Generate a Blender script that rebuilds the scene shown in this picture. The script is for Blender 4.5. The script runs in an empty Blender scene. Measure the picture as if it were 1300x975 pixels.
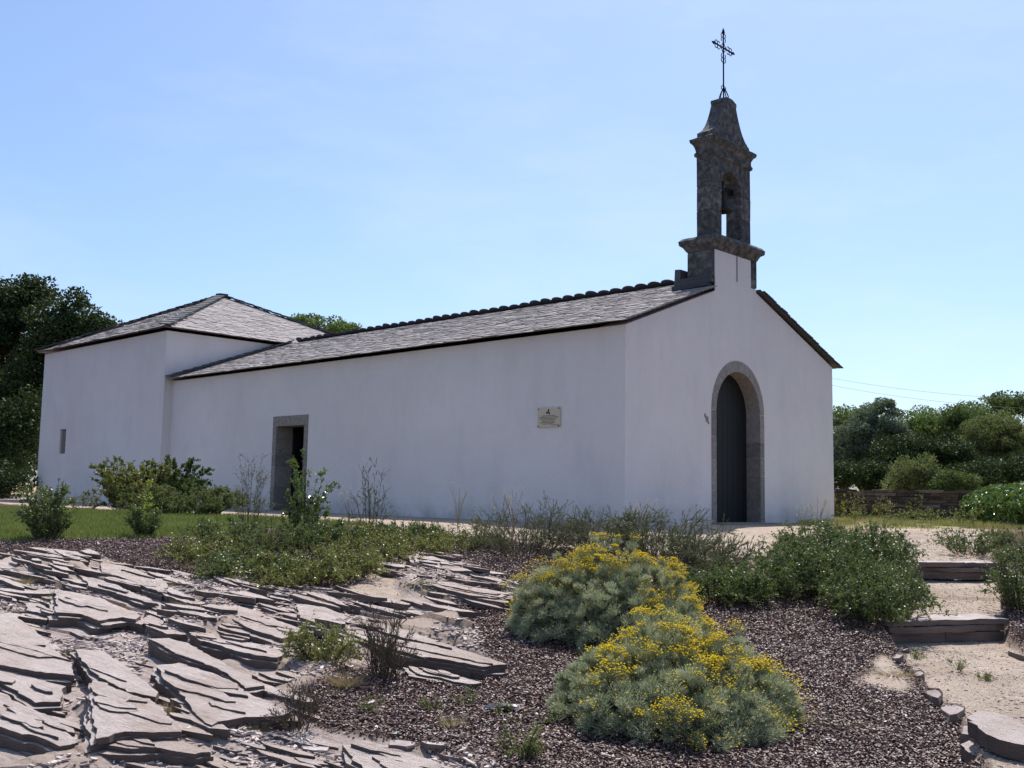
import bpy, math, random
import numpy as np
from mathutils import Matrix, Vector
from mathutils.geometry import tessellate_polygon

rng = np.random.default_rng(11)
random.seed(5)
S = bpy.context.scene
COL = S.collection
rad = math.radians
A = lambda *a: np.array(a, dtype=float)

# ------------------------------------------------------------------ camera
CAM = A(-13.572, -10.472, 0.535)
FOC = 1300.0
PI_, RO_, YA_ = rad(6.0), rad(-1.0), rad(44.0)
Fv = A(math.cos(YA_)*math.cos(PI_), math.sin(YA_)*math.cos(PI_), math.sin(PI_))
R0 = A(math.sin(YA_), -math.cos(YA_), 0)
U0 = np.cross(R0, Fv)
Rv = R0*math.cos(RO_) - U0*math.sin(RO_)
Uv = U0*math.cos(RO_) + R0*math.sin(RO_)
H2 = A(math.cos(YA_), math.sin(YA_))      # horizontal forward
L2 = A(math.sin(YA_), -math.cos(YA_))     # horizontal right

cd = bpy.data.cameras.new("camera")
co = bpy.data.objects.new("camera", cd)
COL.objects.link(co)
M = Matrix.Identity(4)
for i in range(3):
    M[i][0], M[i][1], M[i][2], M[i][3] = Rv[i], Uv[i], -Fv[i], CAM[i]
co.matrix_world = M
cd.sensor_fit = 'HORIZONTAL'; cd.sensor_width = 36.0; cd.lens = 36.0*FOC/1300.0
cd.clip_end = 8000; cd.clip_start = .05
S.camera = co

# ------------------------------------------------------------------ noise
def _h(ix, iy, s):
    n = (ix.astype(np.int64)*374761393 + iy.astype(np.int64)*668265263 + s*982451653) & 0xffffffff
    n = ((n ^ (n >> 13))*1274126177) & 0xffffffff
    return ((n ^ (n >> 16)) & 0xffff)/65535.0
def noise(x, y, s=0):
    x = np.asarray(x, float); y = np.asarray(y, float)
    ix = np.floor(x); iy = np.floor(y); fx = x-ix; fy = y-iy
    fx = fx*fx*(3-2*fx); fy = fy*fy*(3-2*fy)
    a = _h(ix, iy, s); b = _h(ix+1, iy, s); c = _h(ix, iy+1, s); d = _h(ix+1, iy+1, s)
    return (a*(1-fx)+b*fx)*(1-fy)+(c*(1-fx)+d*fx)*fy
def fbm(x, y, s=0, o=4):
    v = 0; a = .5; t = 0
    for k in range(o):
        v = v+a*noise(x*2**k, y*2**k, s+k*7); t += a; a *= .5
    return v/t

# ------------------------------------------------------------------ terrain
PD = [-50, 0, 4, 6, 7, 9, 10.5, 12.4, 14.5, 17, 200, 9000]
PZ = [-1.2, -1.2, -1.14, -1.05, -.93, -.69, -.46, -.22, -.08, 0, 0, 0]
def rd(x, y):
    dx = x-CAM[0]; dy = y-CAM[1]
    return dx*L2[0]+dy*L2[1], dx*H2[0]+dy*H2[1]
def xy(r, d):
    return CAM[0]+r*L2[0]+d*H2[0], CAM[1]+r*L2[1]+d*H2[1]
_g = np.linspace(-10, 60, 1401)
_z = np.convolve(np.pad(np.interp(_g, PD, PZ), 10, mode='edge'), np.ones(21)/21, 'valid')
def zbase(x, y):
    r, d = rd(x, y)
    z = np.interp(d, _g, _z)
    z = z+.035*(fbm(x*.5, y*.5, 3)-.5)*np.clip((18-d)/5, 0, 1)
    return z
def ray(px, py):
    d = Fv*FOC+Rv*(px-650)-Uv*(py-487.5)
    return d/FOC
_t = np.concatenate([np.linspace(3, 14, 900), np.linspace(14, 60, 1200)])
def G(px, py, off=0.0):
    """ground point seen at a place of the photograph"""
    v = ray(px, py)
    P = CAM[None]+v[None]*_t[:, None]
    f = P[:, 2]-zbase(P[:, 0], P[:, 1])-off
    k = np.argmax(f < 0)
    if f[k] >= 0: k = len(_t)-1
    a = f[k-1]/(f[k-1]-f[k]) if k > 0 else 0
    return P[k-1]*(1-a)+P[k]*a if k else P[0]
def at(px, py, d):
    return CAM+ray(px, py)*d
def gz(x, y):
    return float(zbase(np.array([x]), np.array([y]))[0])
def Gpoly(pts, off=0.0):
    return np.array([G(a, b, off)[:2] for a, b in pts])
def sdist(poly, x, y):
    """signed distance to a closed polygon, positive inside"""
    x = np.asarray(x, float); y = np.asarray(y, float)
    ins = np.zeros(x.shape, bool); dm = np.full(x.shape, 1e18)
    n = len(poly)
    for i in range(n):
        ax, ay = poly[i]; bx, by = poly[(i+1) % n]
        ex, ey = bx-ax, by-ay
        t = np.clip(((x-ax)*ex+(y-ay)*ey)/(ex*ex+ey*ey+1e-12), 0, 1)
        dm = np.minimum(dm, (x-ax-t*ex)**2+(y-ay-t*ey)**2)
        c = ((ay > y) != (by > y)) & (x < (bx-ax)*(y-ay)/(by-ay+1e-15)+ax)
        ins ^= c
    return np.where(ins, 1, -1)*np.sqrt(dm)

def stepline(pts, htop):
    q = []
    for px, py in pts:
        v = ray(px, py); t = (htop-CAM[2])/v[2]; P = CAM+v*t; q.append(rd(P[0], P[1]))
    return q
S1L = stepline(((1128, 788), (1277, 784)), -.575); S2L = stepline(((1118, 712), (1268, 714)), -.21)
def pathz(d, r=None):
    if r is not None:      # the steps run slightly askew
        f1 = (S1L[0][1]+(S1L[1][1]-S1L[0][1])*(r-S1L[0][0])/(S1L[1][0]-S1L[0][0]))-STEP1
        f2 = (S2L[0][1]+(S2L[1][1]-S2L[0][1])*(r-S2L[0][0])/(S2L[1][0]-S2L[0][0]))-STEP2
        d = d-np.where(d < (STEP1+STEP2)/2, f1, f2)
    d = d-.13
    return np.where(d < STEP1, np.interp(d, [0, 6, STEP1], [-1.08, -.9, -.76]), np.where(d < STEP2, np.interp(d, [STEP1, STEP2], [-.57, -.40]), np.interp(d, [STEP2, 17], [-.21, 0])))
def GP(px, py):
    p = G(px, py)
    for _ in range(4):
        d = rd(p[0], p[1])[1]; z = float(zbase(np.array([p[0]]), np.array([p[1]]))[0]); tz = float(zfull(np.array([p[0]]), np.array([p[1]]), False)[0])
        p = G(px, py, tz-z)
    return p
PATHP = Gpoly([(1112, 682), (1122, 735), (1128, 795), (1150, 838), (1182, 880), (1222, 925), (1245, 990), (1300, 1100),
               (1900, 1100), (1700, 900), (1330, 842), (1280, 800), (1268, 740), (1262, 700), (1250, 672)])
ROCKS = [Gpoly([(-400, 705), (0, 704), (130, 712), (250, 735), (420, 752), (560, 775), (640, 838), (610, 866), (430, 850),
                (372, 900), (440, 932), (640, 968), (680, 1100), (-500, 1200)]),
         Gpoly([(505, 700), (560, 702), (660, 745), (660, 775), (540, 765), (500, 735)])]
LAWN = Gpoly([(-500, 690), (0, 687), (160, 684), (250, 682), (330, 672), (470, 666), (300, 655), (0, 644), (-500, 634)])
SANDY = [Gpoly([(560, 700), (600, 740), (560, 775), (430, 750), (480, 720)]),
         Gpoly([(1120, 830), (1165, 860), (1150, 880), (1085, 868)])]
STEP1 = rd(*G(1200, 795)[:2])[1]; STEP2 = rd(*G(1190, 714)[:2])[1]
_sd = G(640, 840)[:2]-G(100, 720)[:2]; STR = _sd/np.linalg.norm(_sd); NRM = A(-STR[1], STR[0])
if NRM@H2 > 0: NRM = -NRM                   # points towards the camera side

def saw(x, y, seed, lam_, wr=1.0):
    """sheets of schist: each rises slowly towards the camera side, then breaks off"""
    s_ = x*STR[0]+y*STR[1]; n = x*NRM[0]+y*NRM[1]
    ph = n/lam_+wr*2.2*(fbm(s_*.45/lam_*.25, n*.5/lam_*.25, seed, 3)-.5)+.25*(noise(s_*9, n*14, seed+4)-.5)*min(1, .12/lam_)
    k = np.floor(ph); fr = ph-k
    # every sheet is broken along its length too
    br = noise(s_/(lam_*5)+k*17.3, k*3.7, seed+9); amp = np.clip((br-.22)*2.2, 0, 1)
    return fr**.8*amp, _h(k, np.floor(s_/(lam_*6)+k*.37), seed+2)
def lam(x, y, seed=0):
    a, ra = saw(x, y, seed, .46); b, rb = saw(x, y, seed+40, .15)
    return .085*a+.03*b+.012*(fbm(x*5, y*5, seed+60, 3)-.5)
def masks(x, y):
    w = .12*(fbm(x*2.2, y*2.2, 9)-.5)*2
    rock = np.maximum.reduce([sdist(p, x, y) for p in ROCKS])+w*1.6
    rock = np.clip(rock/.12+.5, 0, 1)
    path = np.clip((sdist(PATHP, x, y)+w*.4)/.08+.5, 0, 1)
    lawn = np.clip((sdist(LAWN, x, y)+w*2)/.2+.5, 0, 1)
    r, d = rd(x, y)
    near = ((x > -3.6+w*5) & (x < 9) & (y > -4.3+w*6) & (y < 34))
    sand = np.maximum.reduce([sdist(p, x, y) for p in SANDY])+w
    sand = np.clip(sand/.15+.4, 0, 1)
    far = np.clip((d-18+w*8)/1.0, 0, 1)*np.clip((r-4.4-w*6)/1., 0, 1)
    far = np.maximum(far, np.clip((d-45)/5, 0, 1))
    far = np.maximum(far, np.clip((x-8.6)/.8, 0, 1)*np.clip((y+1)/.5, 0, 1))
    mulch = 1-np.maximum.reduce([rock, path, lawn, near*1., sand, far])
    mulch = np.clip(mulch, 0, 1)
    return rock, mulch, lawn, path, far
def zfull(x, y, fine=True):
    z = zbase(x, y); r, d = rd(x, y)
    rock, mulch, lawn, path, far = masks(x, y)
    pz = pathz(d, r)
    z = z*(1-path)+pz*path
    z = z+rock*(.55*lam(x, y, 2)*np.clip(fbm(x*.6, y*.6, 71, 2)*3-.6,   .4, 1)-.03+.11*np.clip((fbm(x*1.35, y*1.35, 93, 3)-.46)*4, 0, 1))
    if fine:
        z = z+mulch*.035*(fbm(x*6, y*6, 40, 3)-.5)+.012*(fbm(x*9, y*9, 41, 2)-.5)*np.clip((20-d)/4, 0, 1)
    return z

# ------------------------------------------------------------------ mesh helpers
def mesh(name, V, Fs, mat, loc=(0, 0, 0), parent=None, tint=None, smooth=False, cols=None):
    V = np.asarray(V, np.float32)-np.asarray(loc, np.float32)
    me = bpy.data.meshes.new(name)
    if isinstance(Fs, list) and isinstance(Fs[0][0], (int, np.integer)): Fs = [Fs]
    Fs = [np.asarray(f, np.int32) for f in (Fs if isinstance(Fs, (list, tuple)) else [Fs]) if len(f)]
    tot = np.concatenate([np.full(len(f), f.shape[1], np.int32) for f in Fs])
    idx = np.concatenate([f.ravel() for f in Fs])
    st = np.concatenate([[0], np.cumsum(tot)[:-1]]).astype(np.int32)
    me.vertices.add(len(V)); me.vertices.foreach_set("co", V.ravel())
    me.loops.add(len(idx)); me.loops.foreach_set("vertex_index", idx)
    me.polygons.add(len(tot)); me.polygons.foreach_set("loop_start", st)
    me.polygons.foreach_set("use_smooth", np.full(len(tot), smooth))
    me.update(calc_edges=True)
    if tint is not None:
        a = me.attributes.new("tint", 'FLOAT', 'FACE'); a.data.foreach_set("value", np.asarray(tint, np.float32))
    if cols is not None:
        for k, c in cols.items():
            a = me.attributes.new(k, 'FLOAT', 'POINT'); a.data.foreach_set("value", np.asarray(c, np.float32))
    me.materials.append(mat)
    o = bpy.data.objects.new(name, me); COL.objects.link(o)
    if parent is not None: o.parent = parent
    else: o.location = loc
    return o
def tag(o, label=None, cat=None, group=None, kind=None):
    if label: o['label'] = label
    if cat: o['category'] = cat
    if group: o['group'] = group
    if kind: o['kind'] = kind
    return o
class Thing:
    def __init__(s, name, label, cat, loc, group=None):
        s.loc = np.array(loc, float)
        s.o = bpy.data.objects.new(name, None); s.o.empty_display_size = .2
        COL.objects.link(s.o); s.o.location = loc
        tag(s.o, label, cat, group)
    def part(s, name, V, F, mat, parent=None, **k):
        return mesh(name, V, F, mat, s.loc, parent or s.o, **k)
class MB:
    """collects pieces for one mesh"""
    def __init__(s): s.V = []; s.F = {3: [], 4: []}; s.T = {3: [], 4: []}; s.n = 0
    def add(s, V, F, t=0.5):
        V = np.asarray(V, float); F = np.asarray(F, int)
        if len(F) == 0: return
        s.V.append(V); k = F.shape[1]; s.F[k].append(F+s.n)
        s.T[k].append(np.broadcast_to(np.asarray(t, float), (len(F),)).copy()); s.n += len(V)
    def get(s):
        V = np.concatenate(s.V); F = []; T = []
        for k in (3, 4):
            if s.F[k]: F.append(np.concatenate(s.F[k])); T.append(np.concatenate(s.T[k]))
        return V, F, np.concatenate(T)
    def box(s, lo, hi, t=.5, jit=0, xf=None):
        lo = np.array(lo, float); hi = np.array(hi, float)
        V = np.array([[(lo, hi)[i][0], (lo, hi)[j][1], (lo, hi)[k][2]] for i in (0, 1) for j in (0, 1) for k in (0, 1)])
        if jit: V = V+rng.uniform(-jit, jit, V.shape)
        if xf is not None: V = xf(V)
        s.add(V, BOXF, t)
    def put(s, T, name, mat, parent=None, **k):
        V, F, t = s.get(); return T.part(name, V, F, mat, parent, tint=t, **k)
    def solo(s, name, mat, loc, **k):
        V, F, t = s.get(); return mesh(name, V, F, mat, loc, tint=t, **k)
BOXF = [[0, 1, 3, 2], [4, 6, 7, 5], [0, 4, 5, 1], [2, 3, 7, 6], [0, 2, 6, 4], [1, 5, 7, 3]]

def tubes(P, R, k=4):
    P = np.asarray(P, float); R = np.asarray(R, float)
    if P.ndim == 2: P = P[None]; R = R[None]
    Sn, T, _ = P.shape
    t = np.gradient(P, axis=1); t /= np.linalg.norm(t, axis=2, keepdims=True)+1e-9
    ref = np.where(np.abs(t[..., 2:3]) > .8, A(1, 0, 0), A(0, 0, 1))
    a = np.cross(t, ref); a /= np.linalg.norm(a, axis=2, keepdims=True)+1e-9
    b = np.cross(t, a)
    an = np.arange(k)*2*np.pi/k
    V = P[:, :, None]+R[:, :, None, None]*(a[:, :, None]*np.cos(an)[None, None, :, None]+b[:, :, None]*np.sin(an)[None, None, :, None])
    s, i, j = np.meshgrid(np.arange(Sn), np.arange(T-1), np.arange(k), indexing='ij')
    ix = lambda s_, i_, j_: (s_*T+i_)*k+(j_ % k)
    F = np.stack([ix(s, i, j), ix(s, i, j+1), ix(s, i+1, j+1), ix(s, i+1, j)], -1).reshape(-1, 4)
    return V.reshape(-1, 3), F
def unit(n):
    v = rng.normal(size=(n, 3)); return v/np.linalg.norm(v, axis=1, keepdims=True)
def leaves(C, L, W, axis=None, spread=1.0, fold=0.0):
    """leaf-shaped quads round the points C"""
    n = len(C)
    u = unit(n)*spread
    if axis is not None: u = u+axis
    u /= np.linalg.norm(u, axis=1, keepdims=True)+1e-9
    v = np.cross(u, unit(n)); v /= np.linalg.norm(v, axis=1, keepdims=True)+1e-9
    L = np.broadcast_to(L, (n,))[:, None]*rng.uniform(.7, 1.25, (n, 1)); W = np.broadcast_to(W, (n,))[:, None]*rng.uniform(.7, 1.2, (n, 1))
    V = np.stack([C-u*L*.5, C+v*W*.5-u*L*.05, C+u*L*.5, C-v*W*.5-u*L*.05], 1).reshape(-1, 3)
    F = np.arange(n*4).reshape(-1, 4)
    return V, F
def blades(B, D, L, W):
    """narrow tapering blades from the points B along D"""
    n = len(B); D = D/(np.linalg.norm(D, axis=1, keepdims=True)+1e-9)
    L = np.broadcast_to(L, (n,))[:, None]; W = np.broadcast_to(W, (n,))[:, None]
    s = np.cross(D, unit(n)); s /= np.linalg.norm(s, axis=1, keepdims=True)+1e-9
    V = np.stack([B-s*W*.5, B+s*W*.5, B+D*L], 1).reshape(-1, 3)
    return V, np.arange(n*3).reshape(-1, 3)
def extr(outer, holes, f, t):
    """plate with holes: 2-D outlines, f(u,v,w) gives the place, thickness t"""
    loops = [outer]+list(holes)
    tri = tessellate_polygon([[Vector((a, b, 0)) for a, b in l] for l in loops])
    pts = [p for l in loops for p in l]; n = len(pts)
    V = [f(a, b, 0) for a, b in pts]+[f(a, b, t) for a, b in pts]
    T = [list(x) for x in tri]+[[x[2]+n, x[1]+n, x[0]+n] for x in tri]
    Q = []; k = 0
    for l in loops:
        m = len(l)
        for i in range(m): Q.append([k+i, k+(i+1) % m, k+(i+1) % m+n, k+i+n])
        k += m
    return np.array(V, float), [np.array(T), np.array(Q)]
def fixn(o):
    import bmesh
    bm = bmesh.new(); bm.from_mesh(o.data); bmesh.ops.recalc_face_normals(bm, faces=bm.faces); bm.to_mesh(o.data); bm.free()
    return o

# ------------------------------------------------------------------ materials
def newmat(name):
    m = bpy.data.materials.new(name); m.use_nodes = True
    nt = m.node_tree; b = nt.nodes['Principled BSDF']
    b.inputs['Specular IOR Level'].default_value = .3
    return m, nt, b
def N(nt, t, **k):
    n = nt.nodes.new(t)
    for a, v in k.items():
        if a.startswith('i_'): n.inputs[a[2:].replace('_', ' ')].default_value = v
        else: setattr(n, a, v)
    return n
def c4(c): return (c[0], c[1], c[2], 1)
def mapped(nt, scale=(1, 1, 1), rot=(0, 0, 0)):
    g = N(nt, 'ShaderNodeNewGeometry'); m = N(nt, 'ShaderNodeMapping')
    m.inputs['Scale'].default_value = scale; m.inputs['Rotation'].default_value = rot
    nt.links.new(g.outputs['Position'], m.inputs['Vector']); return m.outputs[0]
def nz(nt, vec, scale, detail=5, rough=.6):
    n = N(nt, 'ShaderNodeTexNoise'); n.inputs['Scale'].default_value = scale
    n.inputs['Detail'].default_value = detail; n.inputs['Roughness'].default_value = rough
    nt.links.new(vec, n.inputs['Vector']); return n.outputs['Fac']
def ramp(nt, fac, stops):
    r = N(nt, 'ShaderNodeValToRGB'); e = r.color_ramp.elements
    while len(e) < len(stops): e.new(.5)
    for k, (p, c) in enumerate(stops): e[k].position = p; e[k].color = c4(c) if len(c) == 3 else c
    nt.links.new(fac, r.inputs[0]); return r.outputs[0]
def mixc(nt, fac, a, b, mode='MIX'):
    m = N(nt, 'ShaderNodeMix', data_type='RGBA', blend_type=mode)
    for sock, v in ((m.inputs[0], fac), (m.inputs[6], a), (m.inputs[7], b)):
        if isinstance(v, (int, float)): sock.default_value = v
        elif isinstance(v, tuple): sock.default_value = c4(v)
        else: nt.links.new(v, sock)
    return m.outputs[2]
def math_(nt, op, a, b=0.0):
    m = N(nt, 'ShaderNodeMath', operation=op)
    for s_, v in ((m.inputs[0], a), (m.inputs[1], b)):
        if isinstance(v, (int, float)): s_.default_value = v
        else: nt.links.new(v, s_)
    return m.outputs[0]
def bump(nt, b, h, strength=.5, dist=.02):
    n = N(nt, 'ShaderNodeBump'); n.inputs['Strength'].default_value = strength; n.inputs['Distance'].default_value = dist
    nt.links.new(h, n.inputs['Height']); nt.links.new(n.outputs[0], b.inputs['Normal'])
def attr(nt, name): return N(nt, 'ShaderNodeAttribute', attribute_name=name).outputs['Fac']

def plaster():
    m, nt, b = newmat('lime_plaster')
    p = mapped(nt)
    a = nz(nt, p, .35, 4); c = nz(nt, mapped(nt, (1.6, 1.6, .7)), 1.0, 5, .65)
    col = ramp(nt, a, [(.3, (.77, .685, .645)), (.7, (.86, .775, .73))])
    col = mixc(nt, ramp(nt, c, [(.5, (0, 0, 0)), (.78, (.25, .25, .25))]), col, (.50, .48, .46))
    # splash dirt just above the ground
    z = N(nt, 'ShaderNodeSeparateXYZ'); nt.links.new(p, z.inputs[0])
    lowz = math_(nt, 'MULTIPLY', math_(nt, 'SUBTRACT', 1.0, math_(nt, 'MULTIPLY', z.outputs[2], 1.1)), nz(nt, p, 1.6, 6, .7))
    col = mixc(nt, ramp(nt, lowz, [(.33, (0, 0, 0)), (.62, (.65, .65, .65))]), col, (.38, .34, .31))
    nt.links.new(col, b.inputs['Base Color']); b.inputs['Roughness'].default_value = .95
    b.inputs['Specular IOR Level'].default_value = .1
    # rain streaks below the eaves
    st = nz(nt, mapped(nt, (3.2, 3.2, .22)), 1.0, 5, .7); up_ = N(nt, 'ShaderNodeMapRange'); up_.inputs['From Min'].default_value = 1.6; up_.inputs['From Max'].default_value = 3.6; nt.links.new(z.outputs[2], up_.inputs[0])
    col = mixc(nt, math_(nt, 'MULTIPLY', ramp(nt, st, [(.56, (0, 0, 0)), (.76, (.2, .2, .2))]), up_.outputs[0]), col, (.48, .43, .38))
    nt.links.new(col, b.inputs['Base Color'])
    bump(nt, b, math_(nt, 'ADD', nz(nt, p, 22, 6, .7), math_(nt, 'MULTIPLY', nz(nt, p, 2.5, 3, .5), 2.0)), .5, .025)
    return m
def tinted(name, stops, rough=.9, spec=.25, nscale=8, bs=.5, bd=.01, mottled=.5, stretch=(1, 1, 1), rot=(0, 0, 0), spots=None, edge=False):
    """stone-like: per-piece tint plus mottling"""
    m, nt, b = newmat(name)
    p = mapped(nt, stretch, rot)
    n1 = nz(nt, p, nscale, 6, .65)
    f = math_(nt, 'ADD', math_(nt, 'MULTIPLY', attr(nt, 'tint'), 1-mottled), math_(nt, 'MULTIPLY', n1, mottled))
    col = ramp(nt, f, stops)
    if spots:
        s_ = nz(nt, mapped(nt), spots[0], 4, .7)
        col = mixc(nt, ramp(nt, s_, [(spots[1], (0, 0, 0)), (spots[1]+.08, (1, 1, 1))]), col, spots[2])
    if edge:        # steep faces blend to a streaked darker brown
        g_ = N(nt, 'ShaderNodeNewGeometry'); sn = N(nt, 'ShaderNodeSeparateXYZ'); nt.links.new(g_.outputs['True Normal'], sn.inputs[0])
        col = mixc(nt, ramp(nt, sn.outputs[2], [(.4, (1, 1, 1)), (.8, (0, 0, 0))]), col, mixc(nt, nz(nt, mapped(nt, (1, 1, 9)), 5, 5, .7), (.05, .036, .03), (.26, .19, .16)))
    nt.links.new(col, b.inputs['Base Color']); b.inputs['Roughness'].default_value = rough
    b.inputs['Specular IOR Level'].default_value = spec
    bump(nt, b, nz(nt, p, nscale*3, 5, .7), bs, bd)
    return m
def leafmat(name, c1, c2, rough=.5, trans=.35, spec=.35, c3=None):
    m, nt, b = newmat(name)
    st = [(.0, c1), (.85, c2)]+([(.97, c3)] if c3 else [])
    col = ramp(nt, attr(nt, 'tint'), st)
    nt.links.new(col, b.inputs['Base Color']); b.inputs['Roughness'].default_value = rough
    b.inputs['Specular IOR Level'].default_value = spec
    t = N(nt, 'ShaderNodeBsdfTranslucent'); nt.links.new(mixc(nt, .25, col, (.3, .4, .05)), t.inputs[0])
    mx = N(nt, 'ShaderNodeMixShader'); mx.inputs[0].default_value = trans
    nt.links.new(b.outputs[0], mx.inputs[1]); nt.links.new(t.outputs[0], mx.inputs[2])
    nt.links.new(mx.outputs[0], nt.nodes['Material Output'].inputs[0])
    return m
def plain(name, c, rough=.8, metal=0, spec=.3):
    m, nt, b = newmat(name); b.inputs['Base Color'].default_value = c4(c); b.inputs['Roughness'].default_value = rough
    b.inputs['Metallic'].default_value = metal; b.inputs['Specular IOR Level'].default_value = spec; return m

STRA = math.atan2(STR[1], STR[0])
def ground_mat():
    m, nt, b = newmat('ground_surface')
    p = mapped(nt); ps = mapped(nt, (1, 6, 3), (0, 0, 0))
    # strike-aligned coordinates for the bedrock
    g = N(nt, 'ShaderNodeNewGeometry'); vr = N(nt, 'ShaderNodeVectorRotate', rotation_type='Z_AXIS'); vr.inputs['Angle'].default_value = -STRA
    nt.links.new(g.outputs['Position'], vr.inputs['Vector']); mp = N(nt, 'ShaderNodeMapping'); mp.inputs['Scale'].default_value = (1, 7, 7)
    nt.links.new(vr.outputs[0], mp.inputs[0])
    big = nz(nt, p, 1.3, 4); fine = nz(nt, p, 38, 6, .75); mid = nz(nt, p, 9, 5, .7)
    sand = mixc(nt, ramp(nt, big, [(.35, (0, 0, 0)), (.7, (1, 1, 1))]), (.39, .31, .24), (.52, .43, .35))
    sand = mixc(nt, ramp(nt, fine, [(.33, (1, 1, 1)), (.5, (0, 0, 0))]), sand, (.30, .23, .19))
    sand = mixc(nt, ramp(nt, nz(nt, p, 4.2, 6, .75), [(.5, (0, 0, 0)), (.68, (.65, .65, .65))]), sand, (.27, .205, .16))
    sand = mixc(nt, ramp(nt, mid, [(.58, (0, 0, 0)), (.75, (.6, .6, .6))]), sand, (.40, .30, .24))
    rock = ramp(nt, nz(nt, mp.outputs[0], 2.2, 7, .7), [(.3, (.19, .145, .13)), (.45, (.39, .32, .295)), (.7, (.55, .475, .445))])
    rock = mixc(nt, ramp(nt, mid, [(.5, (0, 0, 0)), (.7, (.6, .6, .6))]), rock, (.30, .22, .17))
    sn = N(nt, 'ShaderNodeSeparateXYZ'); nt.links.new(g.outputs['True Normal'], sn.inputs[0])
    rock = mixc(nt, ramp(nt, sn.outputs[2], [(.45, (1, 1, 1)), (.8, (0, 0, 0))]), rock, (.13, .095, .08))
    mul = ramp(nt, fine, [(.3, (.025, .013, .013)), (.55, (.09, .048, .045)), (.72, (.20, .13, .12))])
    grs = mixc(nt, mid, (.07, .10, .025), (.16, .17, .06))
    dry = mixc(nt, ramp(nt, mid, [(.4, (0, 0, 0)), (.6, (1, 1, 1))]), (.40, .30, .19), (.24, .22, .10))
    col = mixc(nt, attr(nt, 'rock'), sand, rock)
    col = mixc(nt, math_(nt, 'MULTIPLY', attr(nt, 'soil'), .85), col, mixc(nt, fine, (.20, .15, .115), (.52, .41, .33)))
    col = mixc(nt, attr(nt, 'mulch'), col, mul)
    col = mixc(nt, attr(nt, 'lawn'), col, grs)
    col = mixc(nt, attr(nt, 'far'), col, dry)
    nt.links.new(col, b.inputs['Base Color']); b.inputs['Roughness'].default_value = .95; b.inputs['Specular IOR Level'].default_value = .12
    bump(nt, b, math_(nt, 'ADD', fine, mid), .9, .03)
    return m
MPL = plaster()
MSL = tinted('roof_slate', [(.15, (.155, .138, .132)), (.5, (.30, .27, .26)), (.85, (.46, .42, .40))], .85, .2, 9, .4, .01, .45)
MSLD = tinted('dark_slate', [(.2, (.045, .045, .05)), (.8, (.10, .098, .10))], .7, .35, 6, .4, .01)
MGR = tinted('granite', [(.2, (.12, .10, .085)), (.5, (.27, .23, .20)), (.8, (.46, .40, .355))], .95, .2, 14, .6, .012, .65)
MGW = tinted('weathered_granite', [(.28, (.028, .027, .026)), (.5, (.10, .095, .09)), (.72, (.27, .255, .235))], .97, .15, 9, .8, .02, .8,
             spots=(13, .60, (.20, .19, .165)))
MMO = plain('pale_mortar', (.45, .43, .40), .95)
MDK = plain('dark_door_paint', (.0135, .013, .0135), .6)
MIR = plain('wrought_iron', (.02, .018, .02), .6, .6)
MBZ = plain('bell_bronze', (.035, .03, .022), .5, .7)
MRK = tinted('schist', [(.2, (.17, .125, .115)), (.42, (.34, .275, .255)), (.62, (.47, .40, .375)), (.85, (.56, .50, .475))], .8, .3, 2.2, .9, .02, .9,
             stretch=(1, 1, 1), spots=(2.4, .60, (.36, .26, .19)))
MWL = tinted('wall_schist', [(.2, (.035, .028, .024)), (.55, (.11, .085, .07)), (.85, (.21, .17, .14))], .95, .2, 7, .6, .02, .5)
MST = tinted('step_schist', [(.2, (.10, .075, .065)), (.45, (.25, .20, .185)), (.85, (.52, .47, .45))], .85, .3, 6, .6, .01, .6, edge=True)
MCH = tinted('bark_chip', [(.0, (.022, .012, .012)), (.45, (.088, .043, .034)), (.82, (.20, .115, .092)), (.94, (.31, .225, .19)), (.978, (.60, .55, .53))], .55, .5, 60, .3, .005, .05)
MRB = tinted('stone_chip', [(.0, (.22, .165, .145)), (.5, (.42, .34, .31)), (1, (.62, .54, .50))], .85, .3, 30, .4, .005, .25)
MRP = tinted('path_chip', [(.0, (.32, .25, .21)), (.5, (.54, .45, .39)), (1, (.72, .64, .58))], .85, .3, 30, .3, .005, .2)
MBK = tinted('tree_bark', [(.2, (.05, .04, .03)), (.8, (.14, .115, .09))], .95, .2, 9, .6, .02)
MTW = tinted('twig_bark', [(.2, (.05, .035, .025)), (.8, (.15, .11, .08))], .9, .2, 30, .3, .005)
MGD = ground_mat()
GEO = {}

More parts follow.
